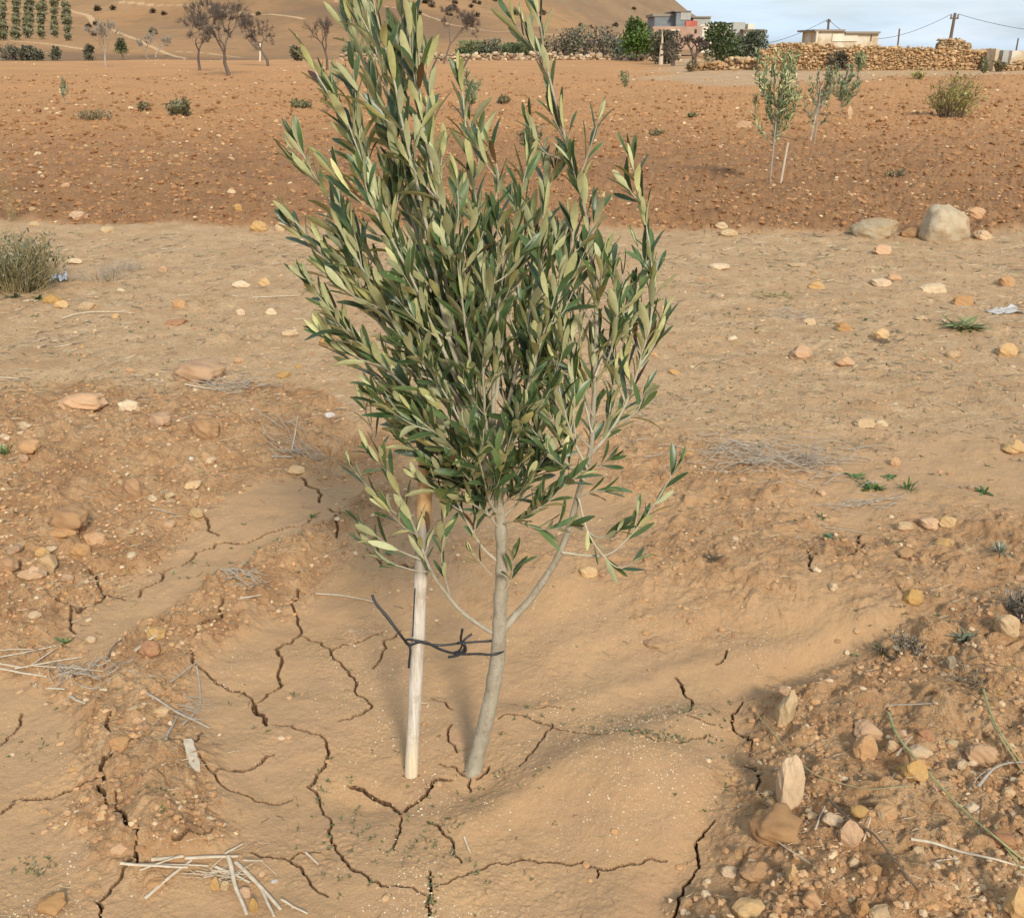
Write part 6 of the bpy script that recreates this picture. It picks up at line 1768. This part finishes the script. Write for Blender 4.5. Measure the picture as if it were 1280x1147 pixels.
masonry('stone_wall', 'long golden dry stone wall crossing the right background', [(948, 53, .75), (956, 53, 1.05), (975, 52.8, 1.22), (1010, 52.5, 1.20), (1036, 52.2, 1.16), (1050, 52, .95), (1066, 52, 1.18), (1090, 52, 1.08), (1130, 52, 1.02), (1180, 52, .98), (1241, 52, .86)], 1, .155, WC)
masonry('rubble_wall', 'low tumbled rubble running left from the long stone wall', [(868, 57, .25), (900, 56, .42), (930, 55, .55), (955, 54, .62)], 2, .24, WC)
masonry('rubble_wall', 'low pale stone wall along the far field edge behind the olive crown', [(425, 84, .50), (520, 84, .55), (600, 84, .5), (700, 84, .42), (770, 83, .30), (800, 82, .35), (850, 80, .4)], 3, .30, [(.50, .36, .22), (.40, .28, .17), (.58, .44, .28), (.34, .23, .14)])
masonry('stone_heap', 'square heap of stones rising above the long wall below the big pole', [(1170, 53.6, 1.20), (1172, 53.6, 1.38), (1195, 53.6, 1.36), (1203, 53.6, 1.2), (1210, 53.6, 1.05)], 4, .15, [(.44, .29, .15), (.38, .24, .12), (.5, .34, .18)], cat='stone heap')
masonry('rubble_wall', 'fallen stones at the right border beyond the plastered wall end', [(1252, 51, .3), (1300, 51, .45)], 6, .22, WC)

# plastered end and low ruin at the right border
def plaster(name, lo, hi, spots=None):
    m, n, b = mat(name); g = n.nodes.new('ShaderNodeTexCoord').outputs['Object']
    c = ramp(n, noise(n, g, .9, 5, .65), [(.35, lo), (.65, hi)])
    if spots: c = mixc(n, ramp(n, noise(n, g, .55, 4, .6), [(.48, 0), (.56, .9)]), c, spots)
    n.links.new(c, b.inputs['Base Color']); b.inputs['Roughness'].default_value = .95
    bump(n, b, noise(n, g, 6, 5, .7), .5, .03); return m
M_PL1 = plaster('old_plaster', (.42, .30, .17), (.58, .46, .30), (.62, .56, .44)); M_PL2 = plaster('pale_plaster', (.62, .52, .38), (.74, .66, .52)); M_CON = plaster('grey_concrete', (.16, .17, .17), (.24, .25, .25))
M_CON2 = plaster('light_concrete', (.33, .32, .28), (.42, .41, .36)); M_RED = plaster('red_paint', (.40, .10, .07), (.50, .15, .10)); M_BRICK = plaster('bare_brick', (.36, .22, .15), (.46, .30, .21))
M_DK = plain('dark_opening', ((.03, .028, .025), (.05, .045, .04))); M_SHEET = plain('roof_edge', ((.22, .18, .14), (.32, .27, .21)))
def slab(parent, name, m, x0, x1, yt, yb, Y, depth, loc, bev=.03):
    a, b2 = at(x0, yb, Y), at(x1, yt, Y); mb = MB(); box(mb, (a.x, Y, min(a.z, b2.z)), (b2.x, Y + depth, max(a.z, b2.z)))
    return mb.build(name, m, parent, loc, smooth=False)
def gz(px, Y): 
    q = at(px, 70, Y); return Vector((q.x, Y, float(H(q.x, Y, False)[0])))
root = empty('wall_end', gz(1246, 50.5), 'broken plastered end of the long wall near the right border', 'wall'); lo = tuple(root.location)
slab(root, 'pier', M_PL1, 1240, 1250, 61, 92, 50.5, .9, lo); slab(root, 'low_wall', M_CON2, 1250.2, 1262, 63, 88, 50.8, .5, lo); slab(root, 'rear_wall', M_PL1, 1262.3, 1300, 63.5, 82, 53, .4, lo)
# low flat-roofed building behind the wall
root = empty('ruined_house', gz(1060, 75), 'low flat-roofed ruined house with flaking white plaster behind the stone wall', 'house'); lo = tuple(root.location)
slab(root, 'wall', M_PL1, 1020, 1099, 39.5, 66, 75, 4, lo); slab(root, 'roof', M_SHEET, 1018.5, 1057, 37, 39.4, 74.8, 4.6, lo); slab(root, 'roof', M_SHEET, 1057.3, 1101, 39.6, 42.2, 74.75, 4.5, lo)
slab(root, 'plaster_patch', M_PL2, 1040, 1073, 42.6, 52, 74.93, .05, lo); slab(root, 'buttress', M_PL1, 1018.5, 1023, 39.5, 62, 74.7, .25, lo); slab(root, 'doorway', M_DK, 1088, 1090, 44, 52, 74.96, .03, lo)
# distant houses
root = empty('concrete_house', gz(845, 130), 'unfinished grey concrete house with stepped blocks and a red panel', 'house'); lo = tuple(root.location)
slab(root, 'wing', M_CON, 816.5, 843, 21, 62, 131, 7, lo); slab(root, 'parapet', M_SHEET, 816, 843, 17.4, 20.9, 130.9, 7, lo)
slab(root, 'tower', M_CON, 843.2, 864, 15, 62, 129.5, 8, lo); slab(root, 'roof_edge', M_SHEET, 842.8, 864.4, 13.5, 14.8, 129.3, 8.4, lo); slab(root, 'light_face', M_CON2, 850.5, 864, 15.2, 25, 129.42, .06, lo)
slab(root, 'rear_wing', M_CON2, 864.3, 888.5, 22.6, 62, 131, 6, lo); slab(root, 'parapet', M_SHEET, 864.3, 889, 20.6, 22.4, 130.8, 6.3, lo)
slab(root, 'red_panel', M_RED, 857, 872, 26, 33, 129.3, .1, lo); slab(root, 'lower_storey', M_BRICK, 815, 876, 33.2, 62, 128, 1.2, lo)
for x in (823, 833, 868): slab(root, 'window', M_DK, x, x + 3.2, 37, 42, 127.95, .04, lo)
slab(root, 'balcony', M_PL2, 839, 850, 37, 38.6, 127.4, .58, lo)
root = empty('white_wall', gz(895, 118), 'long white enclosure wall between the concrete house and the beige house', 'wall'); lo = tuple(root.location)
slab(root, 'panel', M_PL2, 876, 914, 32.5, 66, 118, .3, lo); slab(root, 'coping', M_PL2, 875.6, 914.3, 31, 32.4, 117.9, .5, lo)
root = empty('beige_house', gz(932, 120), 'beige block house with a flat overhanging roof and one dark window', 'house'); lo = tuple(root.location)
slab(root, 'tower', M_CON2, 914, 932, 28, 66, 120, 6, lo); slab(root, 'side_block', M_PL2, 932.2, 943, 30, 66, 121, 4, lo); slab(root, 'front_block', M_PL2, 929, 955, 38.2, 66, 119, .9, lo)
slab(root, 'roof', M_SHEET, 928.4, 956.5, 36.6, 38, 118.7, 1.6, lo); slab(root, 'window', M_DK, 935, 937.4, 37.9 + .6, 43, 118.96, .03, lo)
# pale pointed straw-wrapped post
p = gz(826.5, 70); mb = MB(); Hh = (at(826, 38, 70).z - p.z)
tube(mb, [np.array(p) - (0, 0, .1), np.array(p) + (0, 0, Hh * .5), np.array(p) + (.02, 0, Hh * .75), np.array(p) + (-.03, 0, Hh)], [.17, .11, .06, .02], 9)
tag(mb.build('pointed_post', M_STRAW, None, tuple(p)), 'pale pointed post standing before the brownish trees left of the houses', 'post')

# ------------------------------------------------------------------ poles, wires
def pole(px, py0, tx, ty, Y, r, label, seed=0, cross=True):
    p = gz(px, Y); q = at(tx, ty, Y); root = empty('utility_pole', tuple(p), label, 'pole'); mb = MB()
    tube(mb, [np.array(p) - (0, 0, .3), (np.array(p) + np.array(q)) / 2, np.array(q)], [r, r * .9, r * .75], 10); mb.build('shaft', M_DARKTW, root, tuple(p))
    if cross:
        mb = MB(); box(mb, (q.x - .22, Y - .05, q.z - .30), (q.x + .22, Y + .05, q.z - .22)); mb.build('crossarm', M_DARKTW, root, tuple(p), smooth=False)
        for sx in (-.18, .18):
            mb = MB(); tube(mb, [(q.x + sx, Y, q.z - .22), (q.x + sx, Y, q.z - .12), (q.x + sx, Y, q.z - .05)], [.04, .055, .03], 8); mb.build('insulator', M_CON, root, tuple(p))
    return q
q1 = pole(1184, 52, 1194, 16.5, 58, .095, 'tall leaning wooden utility pole above the stone heap on the right'); q2 = pole(1034, 60, 1036, 24, 110, .14, 'distant utility pole behind the flat-roofed ruined house')
pole(1122, 60, 1124.5, 36, 100, .09, 'thin short pole between the ruined house and the tall leaning pole', cross=False); pole(1269, 70, 1273, 48, 80, .07, 'thin low pole at the right border', cross=False)
q3 = at(1420, 44, 50); q4 = at(905, 48, 190)
def wire(a, b2, sag, label):
    t = np.linspace(0, 1, 40)[:, None]; pts = np.array(a) + (np.array(b2) - np.array(a)) * t; pts[:, 2] -= sag * 4 * (t * (1 - t))[:, 0]
    mb = MB(); rr = np.linspace(.011 * (a[1] / 58), .011 * (b2[1] / 58), 40); tube(mb, pts, rr, 5)
    tag(mb.build('power_line', M_DK, None, tuple(a)), label, 'wire')
wire(tuple(q1 - Vector((.18, 0, .05))), tuple(q2 - Vector((0, 0, .05))), 1.5, 'sagging wire from the tall leaning pole to the distant pole')
wire(tuple(q1 - Vector((-.18, 0, .05))), tuple(q3), .35, 'wire leaving the tall leaning pole to the right border'); wire(tuple(q2 - Vector((.2, 0, .1))), tuple(q4), 1.6, 'faint wire from the distant pole down towards the beige house')
p = P(325, 76, False); mb = MB(); q = at(325.5, 53, p.y); tube(mb, [tuple(p), tuple((p + q) / 2), tuple(q)], .07, 6); tag(mb.build('marker_post', M_PL2, None, tuple(p)), 'thin white post left of the squat dark leafless tree', 'post')

for o in C.objects:
    if o.parent is None and o.get('category') and not o.get('kind'): o['kind'] = 'thing'
